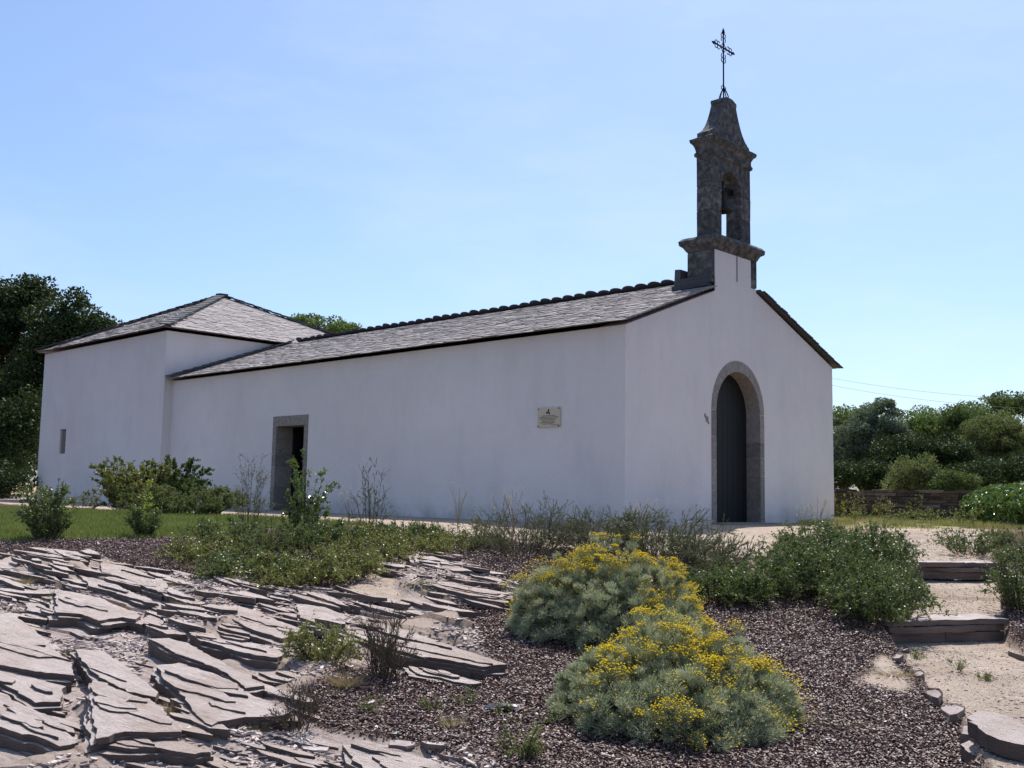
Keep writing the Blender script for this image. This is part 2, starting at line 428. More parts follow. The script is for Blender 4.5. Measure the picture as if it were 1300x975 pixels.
# ------------------------------------------------------------------ ground
def build_ground():
    ds = np.concatenate([[.0, 1.5, 3], np.geomspace(4.2, 18, 760), np.geomspace(18.2, 60, 150), np.geomspace(64, 4000, 40)])
    an = np.concatenate([np.linspace(-180, -34, 40)[:-1], np.linspace(-34, 34, 760), np.linspace(34, 180, 40)[1:-1]])
    a = np.radians(an); D, AA = np.meshgrid(ds, a, indexing='ij')
    rr = D*np.sin(AA); dd = D*np.cos(AA)
    X = CAM[0]+rr*L2[0]+dd*H2[0]; Y = CAM[1]+rr*L2[1]+dd*H2[1]
    x = X.ravel(); y = Y.ravel()
    z = zfull(x, y)
    rock, mulch, lawn, path, far = masks(x, y)
    n, m = D.shape
    i, j = np.meshgrid(np.arange(n-1), np.arange(m), indexing='ij')
    j2 = (j+1) % m
    F = np.stack([i*m+j, (i+1)*m+j, (i+1)*m+j2, i*m+j2], -1).reshape(-1, 4)
    o = mesh('ground', np.stack([x, y, z], 1), F[:, ::-1], MGD, smooth=True, cols=dict(soil=rock*np.clip((fbm(x*1.35, y*1.35, 93, 3)-.45)*7, 0, 1)*.8, rock=rock, mulch=mulch, lawn=lawn, far=far))
    tag(o, kind='structure', label='sloping garden ground of mulch, rock and pale gravel round the chapel')
build_ground()

# ------------------------------------------------------------------ chapel
W_, LN = 7.4, 15.5
RS = .365                      # nave roof rise per metre
def zr(x): return 3.37+RS*min(x, W_-x)      # underside of the roof at the wall
ch = Thing('chapel', 'long low whitewashed stone chapel with slate roofs, arched door and stone bell gable', 'chapel', (0, 0, 0))
fx = lambda x0: (lambda u, v, w: (x0+w, u, v))
fy = lambda y0: (lambda u, v, w: (u, y0+w, v))
def arc(cx, cz, r, n=20, a0=180, a1=0, sy=1.0):
    return [(cx+r*math.cos(rad(a0+(a1-a0)*k/n)), cz+sy*r*math.sin(rad(a0+(a1-a0)*k/n))) for k in range(n+1)]
AC = 3.535
arcO = [(AC-.935, -.3)]+arc(AC, 2.12, .935, 22, sy=1.06)+[(AC+.935, -.3)]
arcI = [(AC-.79, -.3)]+arc(AC, 2.12, .79, 22, sy=1.02)+[(AC+.79, -.3)]
# front wall with the arch notch (outline runs round the notch)
front = [(0, -.3)]+arcO+[(W_, -.3), (W_, zr(W_)), (4.22, zr(4.22)+.02), (4.22, 4.62), (4.03, 4.62), (4.03, 5.17), (2.74, 5.17), (2.74, zr(2.74)), (0, zr(0))]
V, F = extr(front, [], fy(0), .6); fixn(ch.part('front_wall', V, F, MPL))
jy0, jy1 = 9.07, 10.50
side = [(.602, -.3), (jy0, -.3), (jy0, 2.21), (jy1, 2.21), (jy1, -.3), (LN, -.3), (LN, zr(0)), (.602, zr(0))]
V, F = extr(side, [], fx(0), .6); fixn(ch.part('side_wall', V, F, MPL))
V, F = extr([(.602, -.3), (LN, -.3), (LN, zr(0)), (.602, zr(0))], [], fx(W_-.6), .6); fixn(ch.part('side_wall', V, F, MPL))
# chancel block
BX0, BX1, BY0, BY1, BZ = -.25, 7.65, 15.5, 23.7, 4.74
wy, wz = (21.66, 22.10), (1.47, 2.24)
blk = [(BY0, -.3), (BY1, -.3), (BY1, BZ), (BY0, BZ)]
V, F = extr(blk, [[(wy[0], wz[0]), (wy[1], wz[0]), (wy[1], wz[1]), (wy[0], wz[1])]], fx(BX0), .6); fixn(ch.part('chancel_wall', V, F, MPL))
V, F = extr(blk, [], fx(BX1-.6), .6); fixn(ch.part('chancel_wall', V, F, MPL))
for y0 in (BY0, BY1-.6):
    V, F = extr([(BX0+.602, -.3), (BX1-.602, -.3), (BX1-.602, BZ), (BX0+.602, BZ)], [], fy(y0), .6); fixn(ch.part('chancel_wall', V, F, MPL))
# slit window
mb = MB(); mb.box((BX0+.05, wy[0]+.002, wz[0]+.002), (BX0+.11, wy[1]-.002, wz[1]-.002), .4)
wn = mb.put(ch, 'slit_window', MGR)
mb = MB()
for k in range(3): mb.box((BX0+.035, wy[0]+.03+k*.14, wz[0]+.02), (BX0+.047, wy[0]+.1+k*.14, wz[1]-.02), .1+.2*k)
mb.put(ch, 'window_grille', MGR, wn)

# arch surround: voussoirs and jamb stones with joints
def surround(T, pieces, f, depth, mat, name):
    mb = MB()
    for outline, t in pieces:
        V, F = extr(outline, [], f, depth); mb.add(V, F[0], t); mb.add(V, F[1], t)
    o = mb.put(T, name, mat); fixn(o); return o
pcs = []; g = .006
def ringpt(a, r, sy): return (AC+r*math.cos(rad(a)), 2.12+sy*r*math.sin(rad(a)))
va = [180, 152, 122, 92, 62, 30, 0]
for k in range(6):
    a0, a1 = va[k]-.5, va[k+1]+.5; n = 6
    o_ = [ringpt(a0+(a1-a0)*i/n, .934, 1.06) for i in range(n+1)]
    i_ = [ringpt(a0+(a1-a0)*i/n, .78, 1.0) for i in range(n+1)]
    pcs.append((o_+i_[::-1], random.uniform(.3, .8)))
for sx in (-1, 1):
    zs = [2.11, 1.58, 1.28, .92, -.3] if sx > 0 else [2.11, 1.62, 1.18, .62, -.3]
    for k in range(4):
        x0, x1 = AC+sx*.78, AC+sx*.934
        pcs.append(([(x0, zs[k+1]+g), (x1, zs[k+1]+g), (x1, zs[k]-g), (x0, zs[k]-g)], random.uniform(.25, .8)))
af = surround(ch, pcs, fy(-.012), .44, MGR, 'arch_surround')
mo = []
V, F = extr([(AC-.925, -.3)]+arc(AC, 2.12, .925, 22, sy=1.06)+[(AC+.925, -.3), (AC+.79, -.3)]+arc(AC, 2.12, .79, 22, 0, 180)+[(AC-.79, -.3)], [], fy(-.004), .40)
fixn(ch.part('mortar', V, F, MMO, af, tint=np.full(len(F[0])+len(F[1]), .5)))
# door leaf of vertical boards
mb = MB(); nb = 9
for k in range(nb):
    x0 = AC-.80+k*1.6/nb; x1 = x0+1.6/nb-.008
    def top(x): return 2.12+math.sqrt(max(0, .8**2-(x-AC)**2))
    V, F = extr([(x0, .02), (x1, .02), (x1, top(x1)), ((x0+x1)/2, top((x0+x1)/2)), (x0, top(x0))], [], fy(.30), .05)
    mb.add(V, F[0], .5); mb.add(V, F[1], .5)
dr = mb.put(ch, 'arched_door', MDK); fixn(dr)
mb = MB(); mb.box((AC-.8, .352, .0), (AC+.8, .38, 2.9)); mb.put(ch, 'door_backing', MDK, dr)
mb = MB(); mb.box((AC-.72, .285, .95), (AC-.68, .30, 1.12)); mb.box((AC-.715, .25, 1.02), (AC-.60, .27, 1.04)); mb.put(ch, 'door_handle', MIR, dr)
mb = MB(); mb.box((AC-.95, -.35, -.06), (AC+.95, .42, .02), .6, .01); mb.put(ch, 'doorstep', MGR)
# side doorway: lintel and jambs
mb = MB(); e_ = .012
mb.box((-e_, jy0+.003, 1.975), (.45, jy1-.003, 2.207), .6)
for y0, y1 in ((jy0+.003, 9.215), (10.345, jy1-.003)):
    for z0, z1, t in ((-.3, .55, .4), (.56, 1.02, .7), (1.03, 1.30, .35), (1.31, 1.965, .55)):
        mb.box((-e_, y0, z0), (.45, y1, z1), t)
sf = mb.put(ch, 'doorway_surround', MGR)
mb = MB(); mb.box((0.0, jy0+.006, -.3), (.44, 9.20, 2.2)); mb.box((0.0, 10.36, -.3), (.44, jy1-.006, 2.2)); mb.put(ch, 'mortar', MMO, sf)
# a door leaf standing open inside
mb = MB(); mb.box((.47, 10.30, .02), (1.5, 10.35, 1.96)); mb.put(ch, 'open_door_leaf', MDK)
mb = MB(); mb.box((-.25, 9.15, -.07), (.5, 10.4, .0), .5, .01); mb.put(ch, 'doorstep', MGR)

# roofs -----------------------------------------------------------------
def slates(T, name, P0, U, Vv, inside, nu, nv, ex=.145, parent=None, mat=MSL, wmin=.2, wmax=.42):
    """courses of slates: P0 corner at the eave, U along it, Vv up the slope (unit vectors)"""
    Nn = np.cross(U, Vv); Nn = Nn if Nn[2] > 0 else -Nn
    mb = MB()
    r = 0
    while r*ex < nv:
        v0 = r*ex; u = -rng.uniform(0, .2)
        while u < nu:
            w = rng.uniform(wmin, wmax); uc = u+w/2
            if inside(uc, v0+ex*.5):
                u0, u1 = max(u+.004, -.015+rng.uniform(0, .02)), min(u+w-.004, nu+.01)
                if inside(u0, v0+.02) is False: u0 = uc-.1
                lo = v0-rng.uniform(0, .03); hi = v0+ex*1.5; th = rng.uniform(.009, .02)
                l0, l1 = .012+rng.uniform(0, .014), .012+rng.uniform(0, .014)
                q = []
                sl = rng.uniform(-.018, .018)
                for (uu, vv, hh) in ((u0, lo+sl, l0), (u1, lo-sl, l1), (u1, hi, .004), (u0, hi, .004)):
                    b_ = P0+U*uu+Vv*vv
                    q += [b_+Nn*hh, b_+Nn*(hh+th)]
                mb.add(np.array(q), [[0, 2, 4, 6][::-1], [1, 3, 5, 7], [0, 1, 3, 2], [2, 3, 5, 4], [4, 5, 7, 6], [6, 7, 1, 0]], np.clip(rng.normal(.5, .12), 0, 1))
            u += w
        r += 1
    o = mb.put(T, name, mat, parent); fixn(o); return o
def nrm(v): v = np.array(v, float); return v/np.linalg.norm(v)
EX, EY = -.19, -.11
EZ = 3.40
RZ = EZ+RS*(W_/2-EX)
sl_len = math.hypot(W_/2-EX, RS*(W_/2-EX))
def rot_box(T, name, pts, th, mat, parent=None):
    """flat plate: four corner points (top side), thickness downwards"""
    P = np.array(pts, float); n = np.cross(P[1]-P[0], P[-1]-P[0]); n /= np.linalg.norm(n); n = n if n[2] > 0 else -n
    V = np.concatenate([P-n*th, P]); mb = MB(); k = len(P)
    mb.add(V, [[i, (i+1) % k, (i+1) % k+k, i+k] for i in range(k)])
    if k == 4: mb.add(V[:0], np.zeros((0, 4), int)); mb.add(V, [[3, 2, 1, 0], [4, 5, 6, 7]])
    else: mb.add(V, [[2, 1, 0], [3, 4, 5]])
    o = mb.put(T, name, mat, parent); fixn(o); return o
EXR = .28
def zl(x): return EZ+RS*(x-EX)-.002
def zrr(x): return RZ-RS*(x-W_/2)-.002
PT = .010
roofL = rot_box(ch, 'nave_roof', [(EX+.12, .80, zl(EX+.12)), (W_/2, .80, RZ), (W_/2, LN-.002, RZ), (EX+.12, LN-.002, zl(EX+.12))], PT, MSL)
rot_box(ch, 'roof_verge', [(EX+.12, EY+.03, zl(EX+.12)), (2.70, EY+.03, zl(2.7)), (2.70, .798, zl(2.7)), (EX+.12, .798, zl(EX+.12))], PT, MSL, roofL)
roofR = rot_box(ch, 'nave_roof', [(W_+EXR-.05, .80, zrr(W_+EXR-.05)), (W_/2+.001, .80, RZ), (W_/2+.001, LN-.002, RZ), (W_+EXR-.05, LN-.002, zrr(W_+EXR-.05))], PT, MSLD)
rot_box(ch, 'roof_verge', [(W_+EXR-.05, EY+.03, zrr(W_+EXR-.05)), (4.25, EY+.03, zrr(4.25)), (4.25, .798, zrr(4.25)), (W_+EXR-.05, .798, zrr(W_+EXR-.05))], PT, MSLD, roofR)
pierin = lambda x, y: (2.56 < x < 4.4 and y < .86)
def insL(u, v): return u < LN-EY-.06 and v < sl_len-.04 and not pierin(EX+v*.94, EY+u)
slates(ch, 'slate_courses', A(EX, EY, EZ), A(0, 1, 0), nrm((1, 0, RS)), insL, LN-EY-.05, sl_len, parent=roofL)
def insR(u, v): return u < LN-EY-.06 and v < sl_len-.04 and not pierin(W_+EXR-v*.94, EY+u)
slates(ch, 'slate_courses', A(W_+EXR, EY, zrr(W_+EXR)), A(0, 1, 0), nrm((-1, 0, RS)), insR, LN-EY-.05, sl_len+.1, parent=roofR, mat=MSLD)
# ridge slates: rounded, standing past the ridge in a row
ns = 42
for k in range(ns):
    y0 = .92+k*(LN-.35-.92)/ns; w = (LN-.35-.92)/ns*.98
    up = nrm((-1, 0, .62)); a = A(0, 1, 0); c = A(W_/2+.06, y0+w*.5, RZ-.015)
    jl = random.uniform(-.02, .02); tl = random.uniform(-.05, .05)
    out = [c+a*(-w*.5)*1.0-up*.12]+[c+a*(w*.56*math.cos(t))*-1+up*(.07+(.135+jl)*math.sin(t)) for t in np.linspace(0, math.pi, 9)]+[c+a*(w*.5)-up*.12]
    nn = np.cross(a, up); nn = nn if nn[2] > 0 else -nn
    P = np.array(out)+nn*.035; P[:, 2] += (P[:, 1]-y0)*tl
    m_ = len(P); V = np.concatenate([P, P+nn*.02, [P.mean(0)], [P.mean(0)+nn*.02]])
    mb = MB(); mb.add(V, [[i, (i+1) % m_, (i+1) % m_+m_, i+m_] for i in range(m_)], .3)
    mb.add(V, [[i, (i+1) % m_, 2*m_] for i in range(m_)]+[[i+m_, (i+1) % m_+m_, 2*m_+1] for i in range(m_)], .3)
    fixn(mb.put(ch, 'ridge_slate', MSLD))
# dark verge slates where the nave roof meets the chancel and along the front verge
def course_line(T, name, P0, P1, w=.24, ln=.3, lift=.03, mat=MSLD, th=.03, side=None, parent=None):
    P0 = A(*P0); P1 = A(*P1); D = P1-P0; Ln = np.linalg.norm(D); D /= Ln
    sd = A(*side) if side is not None else nrm(np.cross(D, A(0, 0, 1)))
    up = np.cross(sd, D); up = up if up[2] > 0 else -up
    mb = MB(); t = 0
    while t < Ln-.02:
        l = min(ln*random.uniform(.8, 1.2), Ln-t); a = P0+D*(t-.03)+up*(lift+.02); b = P0+D*(t+l)+up*lift
        q = []
        for p_, ww in ((a, w*random.uniform(.93, 1.07)), (b, w)):
            for s_ in (-1, 1):
                q += [p_+sd*s_*ww/2, p_+sd*s_*ww/2+up*th]
        mb.add(np.array(q), [[0, 1, 3, 2], [4, 6, 7, 5], [0, 4, 5, 1], [2, 3, 7, 6], [0, 2, 6, 4], [1, 5, 7, 3]], random.random())
        t += l
    o = mb.put(T, name, mat, parent); fixn(o); return o
course_line(ch, 'abutment_slates', (EX, LN-.13, EZ), (W_/2, LN-.13, RZ), .24, .3, .07, side=(0, 1, 0))
# chancel pyramid roof
AP = A(3.7, 19.55, 6.74); OZ = 4.80
cA, cB, cC, cD = A(-.43, 15.3, OZ), A(7.83, 15.3, OZ), A(7.83, 23.9, OZ), A(-.43, 23.9, OZ)
for a_, b_ in ((cD, cA), (cA, cB), (cB, cC), (cC, cD)):
    U = nrm(b_-a_); Ln = np.linalg.norm(b_-a_); foot = a_+U*((AP-a_)@U); Vv = nrm(AP-foot); hh = np.linalg.norm(AP-foot); fo = (AP-a_)@U
    ins_a = nrm((AP-(a_+b_)/2)*A(1, 1, 0))*.03+A(0, 0, .01)
    rf = rot_box(ch, 'chancel_roof', [a_+ins_a, b_+ins_a, AP], .010, MSL)
    def ins(u, v, fo=fo, hh=hh, Ln=Ln): return v < hh and (u > fo*v/hh-.02) and (u < Ln-(Ln-fo)*v/hh+.02)
    slates(ch, 'slate_courses', a_, U, Vv, ins, Ln, hh, parent=rf)
for c_ in (cA, cB, cC, cD):
    course_line(ch, 'hip_slates', c_, AP+(c_-AP)*.01, .26, .33, .055)
mb = MB(); mb.box(AP+A(-.16, -.12, .03), AP+A(.16, .12, .11), .3, .02); mb.put(ch, 'apex_slate', MSLD)

# bell gable -------------------------------------------------------------
mb = MB()
mb.box((2.742, .602, 4.2), (4.218, .61, 5.17), .5)
mb.box((2.725, .012, 4.3), (2.739, .61, 5.17), .5); mb.box((4.222, -.004, 4.64), (4.236, .61, 5.17), .5)
for z0, z1 in ((4.64, 4.80), (4.81, 4.98), (4.99, 5.168)): mb.box((4.035, -.012, z0), (4.22, .3, z1), random.random(), .004)
bg = mb.put(ch, 'bell_gable', MGW)
mb = MB()
for (x0, y0, z0, x1, y1, z1) in ((2.60, .0, 4.52, 2.72, .82, 4.60), (2.55, .06, 4.44, 2.73, .85, 4.53), (2.64, .72, 4.5, 4.3, .86, 4.86), (2.62, .03, 4.6, 2.715, .74, 4.66)):
    mb.box((x0, y0, z0), (x1, y1, z1), random.random(), .012)
mb.put(ch, 'flashing_slates', MSLD, bg)
def moulding(name, x0, x1, y0, y1, prof, parent, mat=MGW):
    """prof: list of (out, z) up the profile, returned on four sides"""
    mb = MB(); V = []; 
    sub = 6
    rings = []
    for o_, z in prof:
        ring = []
        for (ax, ay, bx, by, n) in ((x0-o_, y0-o_, x1+o_, y0-o_, 14), (x1+o_, y0-o_, x1+o_, y1+o_, sub), (x1+o_, y1+o_, x0-o_, y1+o_, 14), (x0-o_, y1+o_, x0-o_, y0-o_, sub)):
            for i in range(n): ring.append((ax+(bx-ax)*i/n, ay+(by-ay)*i/n, z))
        rings.append(ring)
    R_ = np.array(rings); R_ += rng.uniform(-.007, .007, R_.shape); m_ = R_.shape[1]; V = R_.reshape(-1, 3)
    Q = [[k*m_+i, k*m_+(i+1) % m_, (k+1)*m_+(i+1) % m_, (k+1)*m_+i] for k in range(len(prof)-1) for i in range(m_)]
    mb.add(V, Q, .5)
    for k in (0, len(prof)-1):
        c = R_[k].mean(0); mb.add(np.concatenate([R_[k], [c]]), [[i, (i+1) % m_, m_] for i in range(m_)], .5)
    o = mb.put(ch, name, mat, parent); fixn(o); return o
moulding('lower_cornice', 2.75, 4.22, .0, .62, [(0, 5.172), (.02, 5.20), (.04, 5.23), (.07, 5.28), (.11, 5.31), (.125, 5.33), (.13, 5.40), (.08, 5.455), (.0, 5.46)], bg)
# shaft with the bell opening
SX0, SX1, SY0, SY1, SZ0, SZ1 = 2.78, 4.17, .10, .42, 5.45, 7.06
op = [(3.11, 5.46)]+arc(3.465, 6.50, .355, 16)+[(3.82, 5.46)]
out = [(SX0, SZ0), (3.11, SZ0)]+op[1:-1]+[(3.82, SZ0), (SX1, SZ0), (SX1, SZ1), (SX0, SZ1)]
V, F = extr(out, [], fy(SY0), SY1-SY0); o = ch.part('shaft', V, F, MGW, bg, tint=np.full(len(F[0])+len(F[1]), .5)); fixn(o)
for x0, x1 in ((SX0-.006, 3.115), (3.815, SX1+.006)):
    mb = MB()
    for z0, z1, t in ((5.455, 5.98, .3), (5.992, 6.44, .7), (6.452, 7.05, .45)):
        mb.box((x0, SY0-.01, z0), (x1, SY1+.01, z1), t, .004)
    mb.put(ch, 'pier_stones', MGW, bg)
moulding('upper_cornice', SX0, SX1, SY0, SY1, [(0, 7.04), (.04, 7.07), (.05, 7.12), (.02, 7.16), (.03, 7.24), (.06, 7.30), (.10, 7.34), (.11, 7.40), (.04, 7.44), (.0, 7.445)], bg)
# cap: concave sides sweeping up to a small head
cm = (SX0+SX1)/2
prof = [(.73, 7.44), (.73, 7.52), (.66, 7.56), (.56, 7.63), (.47, 7.73), (.40, 7.84), (.34, 7.96), (.285, 8.09), (.24, 8.22), (.235, 8.24), (.255, 8.26), (.25, 8.32), (.10, 8.375), (0, 8.38)]
out = [(cm-a, z) for a, z in prof]+[(cm+a, z) for a, z in prof[-2::-1]]
V, F = extr(out, [], fy(SY0+.02), SY1-SY0-.04); o = ch.part('cap', V, F, MGW, bg, tint=np.full(len(F[0])+len(F[1]), .6)); fixn(o)
# bell, yoke
bp = [(.0, .0), (.04, 0), (.085, -.03), (.10, -.10), (.115, -.2), (.15, -.30), (.20, -.37), (.205, -.40), (.17, -.40), (.12, -.3), (0, -.28)]
an = np.linspace(0, 2*np.pi, 25)[:-1]; V = np.array([[3.465+r*math.cos(t), .30+r*math.sin(t), 6.50+z] for r, z in bp for t in an])
Q = [[k*24+i, k*24+(i+1) % 24, (k+1)*24+(i+1) % 24, (k+1)*24+i] for k in range(len(bp)-1) for i in range(24)]
ch.part('bell', V, Q, MBZ, bg, smooth=True)
mb = MB(); mb.box((3.10, .25, 6.50), (3.83, .36, 6.60), .3, .004); mb.box((3.42, .27, 6.58), (3.51, .33, 6.72), .3); V, F = tubes([(3.465, .3, 6.4), (3.465, .3, 6.06)], [.012, .03], 8); mb.add(V, F)
mb.put(ch, 'bell_yoke', MIR, bg)
# iron cross with scrolls
cx_, cy_, cz0 = cm, (SY0+SY1)/2, 8.35
mb = MB()
def tb(pts, r, k=6):
    pts = np.array(pts, float); V, F = tubes(pts, np.full(len(pts), r), k); mb.add(V, F)
zc = 9.46
tb([(cx_, cy_, cz0), (cx_, cy_, 9.1), (cx_, cy_, 9.78)], .017)
tb([(cx_-.33, cy_, zc), (cx_, cy_, zc), (cx_+.33, cy_, zc)], .017)
def scroll(px, pz, dx, dz, s_):     # small curl leaving the bar
    pts = []
    for k in range(9):
        t = k/8*math.pi*1.35
        a = math.sin(t)*.045; b = (1-math.cos(t))*.04
        pts.append((px+dx*a+dz*b*s_, cy_, pz+dz*a+dx*b*s_))
    tb(pts, .009, 5)
for s_ in (-1, 1):
    for q in (.17, .26):
        scroll(cx_+q, zc, 1, 0, s_); scroll(cx_-q, zc, -1, 0, s_); scroll(cx_, zc+q, 0, 1, s_); scroll(cx_, zc-q, 0, -1, s_)
    scroll(cx_, 8.62, 0, 1, s_)
    tb([(cx_+s_*.10, cy_, 8.35), (cx_+s_*.11, cy_, 8.42), (cx_+s_*.07, cy_, 8.52), (cx_, cy_, 8.64)], .012)
    tb([(cx_, cy_+s_*.10, 8.35), (cx_, cy_+s_*.11, 8.42), (cx_, cy_+s_*.07, 8.52), (cx_, cy_, 8.64)], .012)
    for s2 in (-1, 1): tb([(cx_+s_*.15, cy_, zc), (cx_+s_*.05, cy_, zc+s2*.05), (cx_, cy_, zc+s2*.15)], .008)
for (dx, dz) in ((1, 0), (-1, 0), (0, 1)):
    ex_, ez_ = cx_+dx*.33, zc+dz*.5*(1 if dz else 0)
    if dz: ex_, ez_ = cx_, 9.78
    V, F = tubes([(ex_-dx*.03, cy_, ez_-dz*.05), (ex_+dx*.0, cy_, ez_), (ex_+dx*.05, cy_, ez_+dz*.05), (ex_+dx*.1, cy_, ez_+dz*.10)], [.012, .034, .022, .002], 8); mb.add(V, F)
cr = mb.put(ch, 'iron_cross', MIR)
# hairline wire on the pier and the peeled scar near the arch
mb = MB(); mb.box((3.50, -.012, 4.66), (3.512, -.002, 5.16)); mb.put(ch, 'hanging_wire', MIR, bg)
V, F = extr([(2.36, 2.02), (2.39, 2.03), (2.43, 1.98), (2.49, 1.97), (2.50, 1.90), (2.53, 1.85), (2.49, 1.83), (2.46, 1.87), (2.42, 1.88), (2.40, 1.94), (2.37, 1.96)], [], fy(-.006), .004); ch.part('peeled_plaster', V, F, MGR, tint=np.full(len(F[0])+len(F[1]), .6))

# plaque -----------------------------------------------------------------
pq = Thing('plaque', 'small cream plaque with dark red emblem and lines of text on the long white wall', 'plaque', (-.01, 1.69, 1.69))
MPQ = plain('cream_enamel', (.62, .52, .37), .5); MRD = plain('dark_red', (.13, .012, .015), .5); MTX = plain('text_ink', (.12, .10, .08), .6)
y0, y1, z0, z1 = 1.42, 1.95, 1.685, 2.035
mb = MB(); mb.box((-.03, y0, z0), (-.004, y1, z1)); mb.put(pq, 'panel', MPQ)
mb = MB(); ec = (1.695, 1.955)
for a in (75, 200, 320):
    c, s_ = math.cos(rad(a)), math.sin(rad(a)); q = []
    for (l, w) in ((0, .006), (.022, .016), (.048, .018), (.052, .0), (.048, -.018), (.022, -.016), (0, -.006)):
        q.append((ec[0]-(l*c-w*s_), ec[1]+l*s_+w*c))
    V, F = extr(q, [], lambda u, v, w: (-.034+w, u, v), .0035); mb.add(V, F[0]); mb.add(V, F[1])
fixn(mb.put(pq, 'emblem', MRD))
mb = MB()
for k, (a, b) in enumerate(((.20, .80), (.06, .94), (.10, .88), (.16, .80), (.22, .76), (.14, .82), (.24, .72), (.62, .95))):
    zz = z1-.145-k*.024; t = a
    while t < b:
        w = random.uniform(.025, .09); e = min(t+w, b)
        mb.box((-.0335, y1-e*(y1-y0), zz-.0045), (-.0305, y1-t*(y1-y0), zz+.0045)); t = e+.014
mb.put(pq, 'lettering', MTX)
for yy in (y0+.02, y1-.02):
    for zz in (z0+.02, z1-.02):
        V, F = tubes([(-.04, yy, zz), (-.003, yy, zz)], [.011, .011], 10); mb = MB(); mb.add(V, F); c = V[:10]; mb.add(np.concatenate([c, [c.mean(0)]]), [[i, (i+1) % 10, 10] for i in range(10)]); mb.put(pq, 'screw', MIR)

# ------------------------------------------------------------------ far walls and wires
def rubble_wall(T, name, a, b, z0, z1, th, mat, seed):
    r = random.Random(seed); a = A(*a, 0); b = A(*b, 0); D = b-a; Ln = np.linalg.norm(D); D /= Ln; Nn = np.cross(D, A(0, 0, 1))
    mb = MB(); z = z0
    while z < z1-.02:
        h = r.uniform(.05, .11); t = -r.uniform(0, .3)
        last = z+h >= z1-.02
        while t < Ln:
            l = r.uniform(.15, .6); o_ = r.uniform(-.03, .03)+(0.04 if last else 0)
            def xf(V, t=t, l=l): return a+V[:, :1]*D+V[:, 1:2]*Nn+V[:, 2:3]*A(0, 0, 1)
            hz = z+h-.008+(r.uniform(-.015, .03) if last else 0)
            mb.box((t+.006, -th/2-o_, z), (t+l-.006, th/2+o_, hz), r.random(), .009, xf); t += l
        z += h
    xf = lambda V: a+V[:, :1]*D+V[:, 1:2]*Nn+V[:, 2:3]*A(0, 0, 1)
    mb.box((0, -th/2+.06, z0-.2), (Ln, th/2-.06, z1-.06), .0, 0, xf)
    return mb.put(T, name, mat)
wa = xy(6.0, 27.2); wb = xy(14.2, 25.6)
t_ = Thing('stone_wall', 'low dark dry stone wall behind the chapel in front of the trees', 'stone wall', (*wa, 0))
rubble_wall(t_, 'masonry', wa, wb, -.05, .74, .45, MWL, 3)
wc = xy(11.5, 24.6); wd = xy(9.4, 13.2)

# wires
for k, (pa, pb, lb) in enumerate((((1040, 477, 70), (1420, 508, 60), 'upper of the two thin overhead cables above the trees'), ((1040, 486, 70), (1420, 521, 60), 'lower of the two thin overhead cables above the trees'))):
    a_, b_ = at(*pa), at(*pb); P = np.array([a_*(1-t)+b_*t-A(0, 0, .5)*4*t*(1-t) for t in np.linspace(0, 1, 24)])
    V, F = tubes(P, np.full(24, .008), 5); o = mesh('overhead_cable', V, F, plain('cable', (.25, .25, .28), .6), loc=tuple(P[0])); tag(o, lb, 'cable', 'overhead cables')

# ------------------------------------------------------------------ trees
LM = dict(
    shade=leafmat('leaf_shaded', (.012, .026, .008), (.036, .062, .02), .6, .12, .2),  # leaf colour darkened to stand for dense shade under the trees
    dark=leafmat('leaf_dark', (.03, .058, .02), (.085, .125, .042), .5, .3, .12),
    green=leafmat('leaf_green', (.05, .085, .028), (.13, .185, .06), .7, .3, .12),
    grey=leafmat('leaf_silver', (.06, .085, .055), (.17, .21, .155), .7, .25, .12),
    olive=leafmat('leaf_olive', (.075, .095, .035), (.18, .20, .085), .7, .3, .12),
    cot=leafmat('leaf_cotoneaster', (.09, .10, .024), (.27, .27, .08), .4, .3, .4, (.25, .2, .08)),
    cot2=leafmat('leaf_deep_cotoneaster', (.045, .07, .02), (.145, .185, .062), .4, .3, .4),
    gloss=leafmat('leaf_glossy', (.04, .075, .015), (.13, .19, .045), .22, .3, .6, (.3, .32, .05)),
    ivy=leafmat('leaf_ivy', (.03, .07, .012), (.09, .17, .03), .25, .25, .6),
    broom=leafmat('leaf_broom', (.06, .065, .035), (.17, .17, .105), .7, .2),
    silver=leafmat('leaf_santolina', (.205, .23, .135), (.56, .575, .39), .8, .25, .1),
    flower=leafmat('yellow_petal', (.68, .47, .01), (.92, .73, .03), .8, .3, .1),
    straw=leafmat('straw', (.22, .15, .09), (.45, .35, .22), .9, .3, .1),
    brown=leafmat('dead_heather', (.05, .035, .03), (.15, .115, .10), .9, .15, .1),
    grass=leafmat('grass_blade', (.085, .11, .03), (.20, .23, .08), .6, .4, .2, (.34, .30, .13)),
    purple=leafmat('lavender_flower', (.12, .06, .2), (.22, .12, .33), .8, .3, .1),
    pale=leafmat('pale_seedhead', (.35, .32, .22), (.55, .50, .38), .9, .3, .1),
    spring=leafmat('leaf_yellow_green', (.16, .2, .03), (.33, .36, .06), .5, .4, .3),
)
TAN = leafmat('rust_flower', (.18, .09, .06), (.3, .17, .11), .9, .2, .1)
